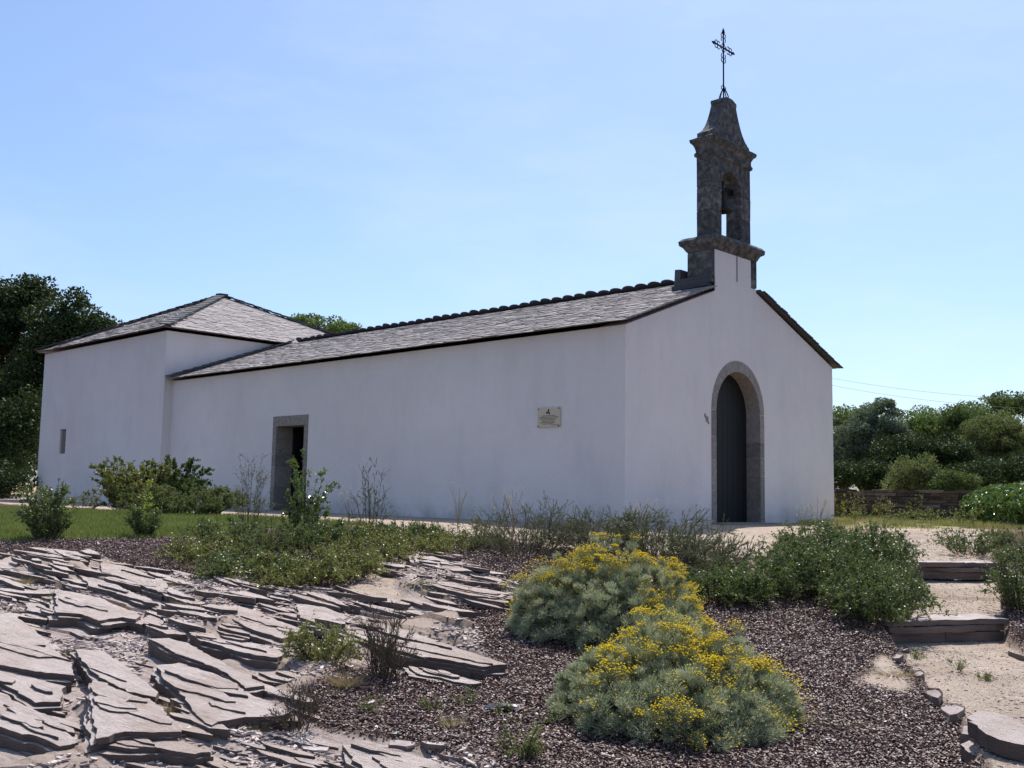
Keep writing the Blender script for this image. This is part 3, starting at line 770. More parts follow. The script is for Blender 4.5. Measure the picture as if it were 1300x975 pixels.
def tree(label, base, blobs, nleaf, ls, mat, cl=.9, group=None, name='tree', trunk_r=.22, seed=1, nclump=90, up=.35, cat='tree'):
    """blobs: (centre, radii) ellipsoids that make the crown"""
    global rng
    keep = rng; rng = np.random.default_rng(seed)
    T = Thing(name, label, cat, base, group)
    base = A(*base); B = [(A(*c), A(*r)) for c, r in blobs]
    wts = np.array([np.prod(r)**(2/3) for _, r in B]); wts /= wts.sum()
    cc = []; rr = []
    for k, (c, r) in enumerate(B):
        n = max(6, int(nclump*wts[k])); u = unit(n); u[:, 2] = np.where(u[:, 2] < -.5, -u[:, 2], u[:, 2])
        q = rng.uniform(.35, 1.0, (n, 1))**.6*(1+.28*rng.normal(0, .6, (n, 1)))
        cc.append(c+u*r*q); rr.append(rng.uniform(.4, 1.5, n)*cl)
    cc = np.concatenate(cc); rr = np.concatenate(rr)
    w = rr**2; w /= w.sum(); id_ = rng.choice(len(cc), nleaf, p=w)
    u = unit(nleaf); u[:, 2] = u[:, 2]*.8+up*.5; rad_ = rng.uniform(.2, 1.0, nleaf)**.5
    P = cc[id_]+u*(rr[id_]*rad_)[:, None]*A(1, 1, .85)
    V, F = leaves(P, ls, ls*.6, u, 1.2)
    tc = rng.uniform(0, 1, len(cc))
    tint = np.clip(.3*tc[id_]+.7*rng.uniform(0, 1, nleaf), 0, 1)
    T.part('crown', V, F, mat, tint=tint)
    # trunk and limbs
    top = np.mean([c for c, _ in B], 0); mb = MB()
    tp = np.array([base+(A(top[0], top[1], base[2]+(top[2]-base[2])*.9)-base)*t+A(math.sin(t*5)*.15, math.cos(t*4)*.12, 0)*min(1, t*3) for t in np.linspace(0, 1, 8)])
    V, F = tubes(tp, trunk_r*np.linspace(1, .35, 8), 8); mb.add(V, F)
    for k in rng.choice(len(cc), min(22, len(cc)), replace=False):
        s_ = tp[rng.integers(2, 7)]; e = cc[k]; P = np.array([s_+(e-s_)*t+A(0, 0, .4)*math.sin(t*3.14) for t in np.linspace(0, 1, 6)])
        V, F = tubes(P, trunk_r*.4*np.linspace(1, .15, 6), 5); mb.add(V, F)
    mb.put(T, 'trunk', MBK)
    rng = keep
    return T
def blob(px, py, d, rx, rz, ry=None): return (at(px, py, d), (rx, ry or rx, rz))
def onground(px, d): 
    p = at(px, 630, d); return (p[0], p[1], -.1)
# left wood
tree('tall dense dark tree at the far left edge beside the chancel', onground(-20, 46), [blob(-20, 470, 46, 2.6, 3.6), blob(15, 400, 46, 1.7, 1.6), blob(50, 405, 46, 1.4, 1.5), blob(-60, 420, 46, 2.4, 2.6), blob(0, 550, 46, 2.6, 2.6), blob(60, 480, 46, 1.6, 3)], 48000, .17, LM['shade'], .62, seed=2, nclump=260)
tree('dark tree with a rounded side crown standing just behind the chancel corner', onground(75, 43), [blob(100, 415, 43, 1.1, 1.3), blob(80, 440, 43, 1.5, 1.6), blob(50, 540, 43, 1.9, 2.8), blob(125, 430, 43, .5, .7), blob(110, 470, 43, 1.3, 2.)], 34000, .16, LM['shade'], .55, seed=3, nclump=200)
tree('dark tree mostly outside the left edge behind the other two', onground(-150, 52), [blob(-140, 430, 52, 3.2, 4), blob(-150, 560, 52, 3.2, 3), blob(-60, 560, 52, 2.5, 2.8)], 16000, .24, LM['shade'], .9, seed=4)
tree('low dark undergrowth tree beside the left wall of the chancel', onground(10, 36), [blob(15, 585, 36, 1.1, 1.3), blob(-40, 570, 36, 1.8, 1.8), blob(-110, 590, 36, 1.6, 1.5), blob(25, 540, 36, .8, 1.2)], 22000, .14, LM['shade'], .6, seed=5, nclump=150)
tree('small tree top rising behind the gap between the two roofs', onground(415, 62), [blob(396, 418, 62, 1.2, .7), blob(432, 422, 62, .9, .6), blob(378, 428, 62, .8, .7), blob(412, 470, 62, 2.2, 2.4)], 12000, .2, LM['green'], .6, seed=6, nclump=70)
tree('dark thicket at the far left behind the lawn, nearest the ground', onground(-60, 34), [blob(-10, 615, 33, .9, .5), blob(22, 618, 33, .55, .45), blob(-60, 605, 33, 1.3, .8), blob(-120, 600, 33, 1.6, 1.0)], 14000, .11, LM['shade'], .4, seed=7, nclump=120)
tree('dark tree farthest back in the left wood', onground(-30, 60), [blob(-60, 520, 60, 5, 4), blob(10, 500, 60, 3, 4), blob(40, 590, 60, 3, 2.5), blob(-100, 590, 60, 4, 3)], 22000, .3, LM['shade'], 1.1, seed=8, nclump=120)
# right row
RT = [
 ('silvery grey willow nearest the chapel wall', 'grey', 1095, 42, [(1095, 570, 1.5, 1.3), (1118, 540, 1.1, 1.1), (1070, 590, 1.3, 1.1), (1130, 580, 1.0, 1.3), (1085, 545, .9, .8), (1124, 522, .45, .5), (1100, 600, 1.8, 1.2)], 32000, .12, .45),
 ('bright green tree top behind the silvery willow', 'green', 1070, 52, [(1068, 540, 1.4, .8), (1090, 545, 1.2, .8), (1075, 590, 1.8, 1.6)], 9000, .16, .6),
 ('mid green tree with pointed top beside the silvery willow', 'green', 1170, 50, [(1168, 545, 1.0, .75), (1180, 560, 1.4, .9), (1160, 590, 1.5, 1.2), (1195, 580, 1.2, 1.2)], 14000, .14, .5),
 ('dark green tree between the pointed green one and the olive ones', 'dark', 1215, 48, [(1212, 545, 1.0, .7), (1225, 570, 1.3, 1.1), (1200, 600, 1.3, 1.0)], 14000, .14, .5),
 ('rounded olive tree in the middle of the right row', 'olive', 1250, 44, [(1245, 560, 1.2, .9), (1262, 580, 1.2, 1.1), (1232, 600, 1.2, 1.0), (1270, 550, .8, .6)], 20000, .10, .42),
 ('second rounded olive tree, at the right edge', 'olive', 1305, 43, [(1300, 560, 1.2, .8), (1315, 585, 1.3, 1.1), (1285, 600, 1.2, .9), (1340, 560, 1.5, 1.2)], 20000, .10, .42),
 ('dark tree top showing highest behind the olive ones', 'dark', 1270, 66, [(1262, 520, 1.2, .8), (1285, 522, 1.3, .7), (1305, 518, 1.3, .7), (1275, 580, 3, 2.2)], 12000, .2, .65),
 ('broad green tree filling the gap right of the pointed one, half hidden', 'green', 1200, 55, [(1190, 550, 2.0, 1.2), (1225, 548, 1.6, 1.2), (1160, 570, 2.2, 1.5), (1240, 575, 2.2, 1.5)], 16000, .16, .6),
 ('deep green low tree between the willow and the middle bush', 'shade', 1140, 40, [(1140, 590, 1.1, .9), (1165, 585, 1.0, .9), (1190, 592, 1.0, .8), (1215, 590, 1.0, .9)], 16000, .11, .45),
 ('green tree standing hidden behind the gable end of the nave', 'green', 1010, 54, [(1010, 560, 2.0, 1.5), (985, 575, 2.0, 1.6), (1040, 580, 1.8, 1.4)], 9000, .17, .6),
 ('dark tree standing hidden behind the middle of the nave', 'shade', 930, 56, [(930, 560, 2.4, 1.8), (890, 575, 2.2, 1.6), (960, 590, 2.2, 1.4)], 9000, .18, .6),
 ('olive tree far out beyond the right edge', 'olive', 1530, 50, [(1520, 565, 2.4, 1.7), (1560, 580, 2.4, 1.6), (1490, 590, 2.2, 1.3)], 8000, .2, .7),
 ('green tree beyond the right edge', 'green', 1390, 45, [(1390, 560, 2., 1.6), (1400, 590, 2.2, 1.5), (1450, 570, 2.2, 1.6)], 9000, .18, .7),
 ('low round olive bush tree above the middle of the stone wall', 'olive', 1163, 34, [(1160, 607, .75, .6), (1172, 615, .6, .5), (1150, 620, .6, .4)], 9000, .08, .3),
 ('low green bush tree beside the ivy behind the stone wall', 'dark', 1208, 33, [(1208, 615, .5, .35), (1220, 618, .5, .35), (1196, 622, .4, .3)], 6000, .08, .25),
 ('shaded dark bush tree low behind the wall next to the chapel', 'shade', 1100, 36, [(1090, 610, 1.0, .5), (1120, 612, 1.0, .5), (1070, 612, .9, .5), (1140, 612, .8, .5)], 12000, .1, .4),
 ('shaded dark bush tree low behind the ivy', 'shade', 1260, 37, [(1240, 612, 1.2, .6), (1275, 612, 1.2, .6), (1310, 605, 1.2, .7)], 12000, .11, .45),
]
for k, (lb, mt, px, d, bl, n, ls, cl) in enumerate(RT):
    tree(lb, onground(px, d), [blob(a, b, d, rx, rz, rx) for a, b, rx, rz in bl], int(n*1.6), ls*.9, LM[mt], cl*.85, 'trees behind the stone wall', seed=20+k, nclump=170, trunk_r=.14)

# ------------------------------------------------------------------ shrubs
def shrub(label, base, w, h, mat, nst=60, nleaf=9000, ls=.02, lw=.6, arch=.5, cat='shrub', name='shrub', group=None, seed=0, dome=0.0, twig=.10, ysq=1.0, off=(0, 0), wood=MTW, spiky=False, r0=.0042, low=.25, extra=None):
    """stems spring from the base, bend outward and carry small leaves"""
    global rng
    keep = rng; rng = np.random.default_rng(100+seed)
    base = A(*base); T = Thing(name, label, cat, base, group)
    T_ = 9; t = np.linspace(0, 1, T_)
    a = rng.uniform(0, 2*np.pi, nst); q = np.sqrt(rng.uniform(0.0, 1, nst)); out = q*w*.5*rng.uniform(.75, 1.15, nst)
    hh = h*(low+(1-low)*np.sqrt(np.clip(1-(q*.95)**2, 0, 1)))*rng.uniform(.38, 1.15, nst)
    ex = np.cos(a)*out+off[0]*w*q; ey = np.sin(a)*out*ysq+off[1]*w*q
    dirx = L2[0]*ex[:, None]+H2[0]*ey[:, None]; diry = L2[1]*ex[:, None]+H2[1]*ey[:, None]
    hp = t[None]**(1-arch*.25)
    zz = hh[:, None]*(np.sin(np.clip(t*(1+arch*.6), 0, 1.57+arch*.3)*np.pi/2)/1.0)
    pr = rng.uniform(0, 1, nst)**.5*w*.22; pa = a+rng.normal(0, .5, nst)
    X = base[0]+(dirx*(hp*.70))+(np.cos(pa)*pr)[:, None]*L2[0]+(np.sin(pa)*pr*ysq)[:, None]*H2[0]+dirx*.12*hp
    Y = base[1]+(diry*(hp*.70))+(np.cos(pa)*pr)[:, None]*L2[1]+(np.sin(pa)*pr*ysq)[:, None]*H2[1]+diry*.12*hp
    Z = zbase(X[:, :1], Y[:, :1])-.02+zz
    jit = rng.normal(0, .012*w, (nst, T_, 3))*t[None, :, None]; 
    P = np.stack([X, Y, Z], -1)+np.cumsum(jit, 1)*.4
    gl = zfull(P[..., 0].ravel(), P[..., 1].ravel(), False).reshape(P[..., 0].shape); P[..., 2] = np.maximum(P[..., 2], gl+.015)
    R = r0*np.linspace(1, .3, T_)[None]*rng.uniform(.6, 1.2, nst)[:, None]
    V, F = tubes(P, R, 4); mb = MB(); mb.add(V, F, rng.uniform(0, 1))
    # side twigs
    nt_ = nst*10; si = rng.integers(0, nst, nt_); tt = rng.uniform(.08, 1, nt_)*(T_-1.001); i0 = tt.astype(int); fr = (tt-i0)[:, None]
    S0 = P[si, i0]*(1-fr)+P[si, i0+1]*fr; ax = P[si, np.minimum(i0+1, T_-1)]-P[si, i0]; ax /= np.linalg.norm(ax, axis=1, keepdims=True)+1e-9
    dv = unit(nt_)*.9+ax*.9+A(0, 0, .35); dv /= np.linalg.norm(dv, axis=1, keepdims=True)
    ln = rng.uniform(.4, 1.2, nt_)*twig
    TP = S0[:, None]+dv[:, None]*ln[:, None, None]*np.array([0, .5, 1])[None, :, None]
    V, F = tubes(TP, np.full((nt_, 3), r0*.3)*np.array([1, .8, .4]), 3); mb.add(V, F, rng.uniform(0, 1))
    mb.put(T, 'branches', wood)
    k = rng.integers(0, nt_, nleaf); f = rng.uniform(0, 1.05, nleaf)[:, None]
    C = S0[k]+dv[k]*ln[k][:, None]*f
    if spiky: V, F = blades(C, dv[k]+unit(nleaf)*.45, ls*rng.uniform(.6, 1.3, nleaf), ls*lw)
    else:
        C = C+unit(nleaf)*ls*.5; V, F = leaves(C, ls, ls*lw, dv[k]*.6+A(0, 0, .2), 1.0)
    tw = rng.uniform(0, 1, nst)[si[k]]
    T.part('foliage', V, F, mat, tint=np.clip(.35*tw+.65*rng.uniform(0, 1, nleaf), 0, 1))
    if extra:
        nm, m2, n2, sz, thr = extra
        top = P[:, -1]; ids = rng.integers(0, nst, n2); C = top[ids]+unit(n2)*sz*2.2; C[:, 2] += sz
        V, F = leaves(C, sz, sz*.8); o = T.part(nm, V, F, m2, tint=rng.uniform(0, 1, n2)); o['kind'] = 'stuff'
    rng = keep
    return T
g2 = lambda px, py: tuple(G(px, py))
def near(px, d):
    x, y = xy((px-650)/FOC*d, d); return (x, y, gz(x, y))
# lawn edge bushes
shrub('small rounded dark green bush at the left front edge of the lawn', g2(58, 684), .66, .66, LM['cot2'], 70, 9000, .03, .6, .2, seed=1, low=.6, cat='bush', extra=('yellow_leaves', LM['spring'], 60, .03, 0))
sb = g2(183, 681)
shrub('small dark bush with yellow green shoots at the right front edge of the lawn', sb, .42, .42, LM['cot2'], 40, 3500, .028, .6, .2, seed=2, low=.5, cat='bush')
shrub('thin yellow green sapling growing out of the small dark bush on the lawn', (sb[0]+.02, sb[1]+.03, sb[2]), .36, .74, LM['spring'], 12, 500, .04, .6, .1, seed=3, cat='sapling', name='sapling')
shrub('pale leaved shrub at the foot of the chancel corner', near(172, 22), 1.7, .98, LM['cot'], 150, 36000, .042, .6, .2, seed=4, low=.75)
shrub('dark green upright shrub right of the pale one at the chancel corner', near(228, 22.6), 1.5, 1.08, LM['dark'], 120, 26000, .05, .6, .2, seed=5, low=.5)
shrub('wide low olive shrub in front of the nave wall behind the lawn', near(244, 19), 2.2, .52, LM['olive'], 170, 42000, .034, .5, .5, seed=6, low=.5)
shrub('thin straggling shoots against the chancel wall left of the pale shrub', near(112, 22), .95, .42, LM['cot'], 14, 1100, .035, .6, .6, seed=7)
shrub('sparse airy shrub left of the side doorway', near(324, 15.5), .62, 1.05, LM['broom'], 26, 1500, .03, .35, .1, seed=8, twig=.16)
# glossy sapling
sp = near(391, 13.2)
T = shrub('glossy leaved sapling on a thin trunk in front of the side doorway', (sp[0], sp[1], sp[2]), .62, 1.12, LM['gloss'], 34, 2600, .045, .55, .15, seed=9, low=.45, cat='sapling', name='sapling', off=(.12, 0))
V, F = tubes([(sp[0], sp[1], sp[2]-.05), (sp[0]+.01, sp[1], sp[2]+.45), (sp[0], sp[1]+.02, sp[2]+.95)], [.018, .013, .006], 8); T.part('trunk', V, F, MTW, tint=np.full(len(F), .5))
# creeping mass, middle left
COTS = [(262, 712, 1.15, .30), (318, 735, 1.25, .34), (372, 742, 1.2, .36), (345, 702, 1.3, .42), (425, 735, 1.15, .30), (290, 690, 1.1, .34), (470, 712, 1.3, .28), (405, 700, 1.2, .40), (530, 700, 1.2, .26), (585, 694, 1.1, .22), (440, 688, 1.2, .26), (515, 682, 1.2, .22)]
where = ['leftmost creeping cotoneaster beside the left end of the mulch', 'low creeping cotoneaster hanging over the mulch above the left ledges', 'lowest creeping cotoneaster, right above the long rock ledge', 'creeping cotoneaster at the foot of the glossy sapling',
         'creeping cotoneaster at the front right end of the mass', 'creeping cotoneaster behind the leftmost one at the lawn edge', 'creeping cotoneaster right of the glossy sapling, in front of the wispy shrub', 'creeping cotoneaster just right of the sapling trunk',
         'creeping cotoneaster above the small brown ledges', 'rightmost creeping cotoneaster of the mass, next to the dark broom', 'creeping cotoneaster directly below the wispy shrub', 'farthest creeping cotoneaster, closest to the nave wall']
for k, (a, b, w, h) in enumerate(COTS):
    shrub(where[k], g2(a, b), w*.95, h*.92, LM[('cot', 'cot2', 'cot', 'olive', 'cot', 'cot2')[k % 6]], 58, 7500, .026, .6, .9, seed=30+k, group='creeping cotoneasters left of the yellow bush', low=.35)
shrub('wispy upright shrub standing against the white nave wall', near(477, 14.2), .55, 1.0, LM['broom'], 22, 2200, .03, .3, .05, seed=50, twig=.14, spiky=True)
shrub('dark spreading broom left of the upper yellow bush', g2(665, 704), 1.7, .52, LM['broom'], 80, 12000, .035, .16, .5, seed=51, spiky=True, twig=.16, low=.3)
shrub('thin dark broom shoots behind the spreading broom', near(690, 13), 1.0, .62, LM['broom'], 26, 2500, .035, .16, .2, seed=52, spiky=True, twig=.14)
shrub('single green stalk before the nave wall', near(606, 14), .14, .5, LM['cot'], 4, 260, .035, .3, .0, seed=53, cat='plant', name='weed')
shrub('leftmost spiky grey broom behind the upper yellow bush', near(770, 12.6), 1.5, .50, LM['broom'], 80, 13000, .045, .16, .45, seed=54, spiky=True, twig=.18, low=.4)
shrub('middle spiky grey broom behind the upper yellow bush', near(838, 12.2), 1.6, .50, LM['broom'], 80, 13000, .045, .18, .45, seed=55, spiky=True, twig=.18, low=.4, extra=('seed_heads', LM['pale'], 400, .02, 0))
shrub('rightmost spiky grey broom in front of the arched door', near(895, 11.6), 1.3, .34, LM['broom'], 70, 11000, .04, .18, .4, seed=56, spiky=True, twig=.16, low=.4)
shrub('low green shrub just right of the upper yellow bush', g2(905, 762), 1.0, .30, LM['cot2'], 90, 12000, .023, .6, .8, seed=57, low=.4)
shrub('low green shrub left of the big cotoneaster mound', g2(962, 758), 1.0, .32, LM['cot2'], 90, 12000, .023, .6, .8, seed=58, low=.4)
shrub('rusty brown low shrub before the doorstep', near(925, 11.3), .6, .2, LM['brown'], 30, 1500, .02, .5, .8, seed=59, low=.5)
MOUND = [(1070, 760, 1.3, .52, 'front centre cotoneaster of the big mound beside the path'), (1120, 788, 1.05, .48, 'cotoneaster spilling over the path next to the first stone step'),
         (1020, 745, 1.15, .44, 'left cotoneaster of the big mound beside the path'), (1085, 725, 1.4, .56, 'rear cotoneaster of the big mound, tallest'), (1040, 712, 1.2, .42, 'rear left cotoneaster of the big mound near the gable wall'), (1108, 742, .9, .55, 'cotoneaster beside the upper path tread')]
for k, (a, b, w, h, lb) in enumerate(MOUND):
    shrub(lb, g2(a, b), w, h, LM['cot2'], 120, 15000, .024, .6, .7, seed=60+k, group='cotoneasters of the mound beside the path', low=.4)
shrub('small shrub among stones right of the upper path', g2(1232, 704), .85, .34, LM['cot2'], 50, 4500, .024, .6, .5, seed=70, low=.35)
shrub('cotoneaster at the right edge above the first stone step', g2(1300, 775), .72, .58, LM['cot2'], 70, 8500, .022, .6, .5, seed=71, low=.35)
shrub('cotoneaster at the right edge beside the upper step', g2(1305, 715), .9, .38, LM['cot2'], 60, 6500, .022, .6, .5, seed=72, low=.35)
# small plants in front
shrub('brown dead heather bush standing on the rocks', g2(487, 862), .42, .52, LM['brown'], 60, 5000, .022, .25, .1, seed=80, spiky=True, twig=.09, low=.5, cat='heather', name='heather')
shrub('green leafy weed clump between the ledges left of the dead heather', g2(412, 842), .62, .30, LM['cot'], 45, 3200, .028, .45, .5, seed=81, cat='weed', name='weed', extra=('seed_heads', LM['pale'], 40, .02, 0))
shrub('dry lavender with purple tips below the left ledges', g2(378, 925), .34, .34, LM['brown'], 30, 900, .025, .3, .2, seed=82, cat='lavender', name='lavender', spiky=True, extra=('purple_flowers', LM['purple'], 60, .012, 0))
shrub('yellow green weed in the mulch at the bottom centre', g2(660, 962), .26, .2, LM['grass'], 16, 420, .032, .35, .3, seed=83, cat='weed', name='weed')
for k, (a, b, w, h, lb) in enumerate(((590, 893, .2, .12, 'tiny green weed in the mulch right of the dead heather'), (545, 900, .16, .10, 'tiny green weed in the mulch below the dead heather'), (700, 918, .12, .10, 'tiny weed at the left foot of the lower yellow bush'),
                                      (883, 948, .2, .12, 'green shoots under the front of the lower yellow bush'), (535, 755, .3, .12, 'small green weed under the brown ledges'), (1165, 835, .14, .08, 'small weed on the lower path tread'), (1215, 848, .16, .10, 'weed in the middle of the lower path tread'), (1248, 862, .10, .07, 'smallest weed on the right of the lower path tread'),
                                      (470, 905, .22, .12, 'thin grey weed beside the loose slabs'), (67, 765, .16, .12, 'green weed left of the biggest ledge'), (640, 905, .14, .08, 'tiny weed beside the black plastic scrap'))):
    shrub(lb, g2(a, b), w, h, LM['grass'], 12, 160, .022, .35, .3, seed=90+k, cat='weed', name='weed', group='small weeds in the mulch and path', r0=.002, twig=.04)
# straw tufts
def tuft(label, base, w, h, n, mat, seed, cat='grass tuft', name='grass_tuft', group=None, lean=(0, 0), bw=.004):
    global rng
    keep = rng; rng = np.random.default_rng(300+seed); base = A(*base)
    a = rng.uniform(0, 6.28, n); q = rng.uniform(0, 1, n)**.7*w*.5
    B = np.stack([base[0]+np.cos(a)*q*.35, base[1]+np.sin(a)*q*.35, np.full(n, base[2]-.01)], 1)
    D = np.stack([np.cos(a)*q+lean[0], np.sin(a)*q+lean[1], h*rng.uniform(.4, 1.1, n)], 1)
    V, F = blades(B, D, np.linalg.norm(D, axis=1), bw)
    o = mesh(name, V, F, mat, tuple(base), tint=rng.uniform(0, 1, n)); tag(o, label, cat, group); rng = keep; return o
for k, (a, b, w, h, n, m_, lb) in enumerate(((1135, 855, .5, .05, 260, 'straw', 'flat straw tuft on the mulch left of the path edging'), (962, 940, .3, .09, 220, 'straw', 'pinkish dry tuft right of the lower yellow bush'), (573, 922, .22, .1, 160, 'straw', 'dry straw tuft beside the loose slabs'),
        (1050, 920, .45, .05, 120, 'straw', 'scattered straw on the mulch right of the lower yellow bush'), (250, 722, .5, .12, 160, 'straw', 'dry straw tuft under the leftmost creeping cotoneaster'), (425, 765, .5, .08, 300, 'straw', 'straw tuft above the long blade of rock'), (250, 770, .5, .07, 260, 'straw', 'straw tuft in the crack behind the biggest ledge'),
        (240, 895, .22, .08, 160, 'straw', 'straw tuft in the hollow of the front right ledge'), (130, 740, .4, .08, 200, 'straw', 'straw tuft between the two far left ledges'))):
    tuft(lb, g2(a, b), w, h, n, LM[m_], k, group='dry straw tufts')
for k, (a, b, w, h, n, lb) in enumerate(((200, 745, .45, .10, 260, 'brown dead grass in the cleft above the thick dark faced ledge'), (95, 830, .30, .07, 180, 'brown dead grass between the broad left ledge and the pale slab'),
        (215, 905, .28, .08, 220, 'brown dead grass below the layered slab'), (300, 790, .40, .07, 260, 'brown dead grass behind the curved ledge'), (440, 870, .35, .12, 260, 'brown dead grass at the foot of the dead heather'), (330, 925, .30, .08, 200, 'brown dead grass at the lower tip of the front right ledge'), (30, 740, .3, .08, 200, 'brown dead grass behind the far left ledge'))):
    tuft(lb, g2(a, b), w, h, n, LM['brown' if k % 2 else 'straw'], 40+k, group='dead grass in the clefts of the outcrop')
# stalks against the wall
for k, (px, d, h, lb) in enumerate(((585, 15, .75, 'dry grass stalks before the nave wall, left group'), (640, 14.6, .62, 'dry grass stalks before the nave wall, middle group'), (655, 14.2, .72, 'dry grass stalks before the nave wall, right group'), (448, 16, .6, 'dry grass stalks right of the side doorway'), (1022, 15, .5, 'seeding grass stalks before the gable wall, left group'), (1038, 15.5, .62, 'seeding grass stalks before the gable wall, right group'), (822, 14.5, .55, 'pale seeding stalks before the gable corner'))):
    b_ = near(px, d); T = Thing('grass_stalks', lb, 'grass', b_, 'dry stalks before the white walls'); n = 9
    a = rng.uniform(0, 6.28, n); P = np.array([[(b_[0]+math.cos(a[i])*.14*t*t, b_[1]+math.sin(a[i])*.14*t*t, b_[2]+h*t*(.6+.4*((i*37) % 10)/10)) for t in (0, .33, .66, 1)] for i in range(n)])
    V, F = tubes(P, np.full((n, 4), .0028), 3); T.part('stems', V, F, LM['straw'], tint=np.full(len(F), .4))
    C = np.repeat(P[:, -1], 14, 0)+rng.normal(0, 1, (n*14, 3))*A(.010, .010, .03); V, F = leaves(C, .02, .01); T.part('seed_heads', V, F, LM['pale'], tint=rng.uniform(0, 1, len(F)))['kind'] = 'stuff'

# yellow flowering mounds -------------------------------------------------
def santolina(label, px, py, w, dep, h, seed, lobes, nb=52000, nf=5200):
    global rng
    keep = rng; rng = np.random.default_rng(500+seed); b = A(*G(px, py)); c = b+np.append(H2*dep*.42, 0); c[2] = gz(c[0], c[1])
    T = Thing('yellow_flowering_bush', label, 'flowering bush', tuple(c), 'yellow flowering bushes in the mulch')
    # tufts over a lumpy dome
    tc = []; tr = []; tn = []
    for (u, v, hh, r) in lobes:          # local lobes: right, forward, height, radius
        n = 84; k = np.arange(n)+.5; ph = np.arccos(1-k/n*1.02); th = np.pi*(1+5**.5)*k+rng.uniform(0, 6)
        D = np.stack([np.cos(th)*np.sin(ph), np.sin(th)*np.sin(ph), np.cos(ph)], 1)+rng.normal(0, .09, (n, 3))
        o_ = c+np.append(L2*u*w+H2*v*dep, 0)
        P = o_+D*A(r*w, r*w, hh*h); P[:, 2] -= 0.02; gl = zbase(P[:, 0], P[:, 1]); P[:, 2] += (gl-c[2])*.8
        P[:, 2] = np.maximum(P[:, 2], gl+.04)
        tc.append(P); tn.append(D); tr.append(rng.uniform(.035, .125, n))
    tc = np.concatenate(tc); tn = np.concatenate(tn); tr = np.concatenate(tr)
    # drop tufts swallowed by others
    id_ = rng.integers(0, len(tc), nb)
    dv = unit(nb)*.75+tn[id_]*.8+A(0, 0, .45); dv /= np.linalg.norm(dv, axis=1, keepdims=True)
    B = tc[id_]-tn[id_]*tr[id_][:, None]*.7+dv*(tr[id_]*rng.uniform(.0, 1.0, nb))[:, None]
    V, F = blades(B, dv+unit(nb)*.5, rng.uniform(.015, .065, nb), rng.uniform(.003, .0055, nb))
    V2, F2 = leaves(B+dv*.02, .014, .007, dv, .8)
    mb = MB(); tb_ = rng.uniform(0, 1, len(tc))[id_]; tt = np.clip(.5*tb_+.5*rng.uniform(0, 1, nb), 0, 1)
    mb.add(V, F, tt); mb.add(V2, F2, tt); mb.put(T, 'foliage', LM['silver'])
    # inner stems keep the heart from looking hollow
    n = 900; k = rng.integers(0, len(tc), n); s0 = c+np.stack([rng.normal(0, .1*w, n), rng.normal(0, .1*w, n), np.zeros(n)], 1); s0[:, 2] = zbase(s0[:, 0], s0[:, 1])
    P = s0[:, None]+(tc[k]-s0)[:, None]*np.array([0, .5, 1])[None, :, None]; P[:, 1, 2] += .03
    V, F = tubes(P, np.full((n, 3), .003), 3); T.part('stems', V, F, MTW, tint=np.full(len(F), .3))
    # flower heads in drifts on the sunny tips
    nc = nf*5; wt = np.clip(tn[:, 2]+.45, .02, None); wt /= wt.sum(); id_ = rng.choice(len(tc), nc, p=wt)
    dv = unit(nc)*.75+tn[id_]*.7+A(0, 0, .6); dv /= np.linalg.norm(dv, axis=1, keepdims=True)
    C = tc[id_]+dv*(tr[id_]*rng.uniform(.8, 1.35, nc))[:, None]
    f_ = fbm(C[:, 0]*3.4+seed, C[:, 1]*3.4+C[:, 2]*3, 77+seed, 3)+.16*(C[:, 2]-c[2])/h+rng.normal(0, .10, nc)
    kk = np.argsort(-f_)[:int(nf*1.35)]; kk = rng.permutation(kk)[:nf]; C = C[kk]; dv = dv[kk]; r = rng.uniform(.0044, .0080, nf)
    oc = np.array([[1, 0, 0], [0, 1, 0], [-1, 0, 0], [0, -1, 0], [0, 0, .6], [0, 0, -.6]]); of = np.array([[0, 1, 4], [1, 2, 4], [2, 3, 4], [3, 0, 4], [1, 0, 5], [2, 1, 5], [3, 2, 5], [0, 3, 5]])
    V = (C[:, None]+oc[None]*r[:, None, None]).reshape(-1, 3); F = (of[None]+6*np.arange(nf)[:, None, None]).reshape(-1, 3)
    o = T.part('flower_heads', V, F, LM['flower'], tint=np.repeat(rng.uniform(0, 1, nf), 8)); o['kind'] = 'stuff'
    P = np.stack([C-dv*.06, C-dv*.03, C], 1); V, F = tubes(P, np.full((nf, 3), .0009), 3); T.part('flower_stalks', V, F, LM['silver'], tint=np.full(len(F), .4))['kind'] = 'stuff'
    rng = keep
santolina('upper silver leaved bush covered with yellow flowers in the middle of the mulch', 776, 826, 1.52, 1.45, .78, 1,
          [(.02, .1, .92, .38), (-.24, -.1, .70, .28), (-.34, -.05, .45, .2), (-.1, .0, .82, .3), (.22, -.12, .74, .3), (.02, -.25, .62, .28), (.3, .12, .68, .24), (.36, -.3, .42, .18)], 150000, 15000)
santolina('lower silver leaved bush covered with yellow flowers, nearest the camera', 868, 938, 1.48, 1.2, .54, 2,
          [(-.05, .12, 1.0, .30), (-.30, -.02, .72, .24), (.26, -.02, .80, .26), (.02, -.25, .70, .28), (.36, -.1, .55, .18), (-.24, -.26, .5, .2), (.24, -.3, .5, .2), (.05, .35, .95, .26)], 150000, 11000)

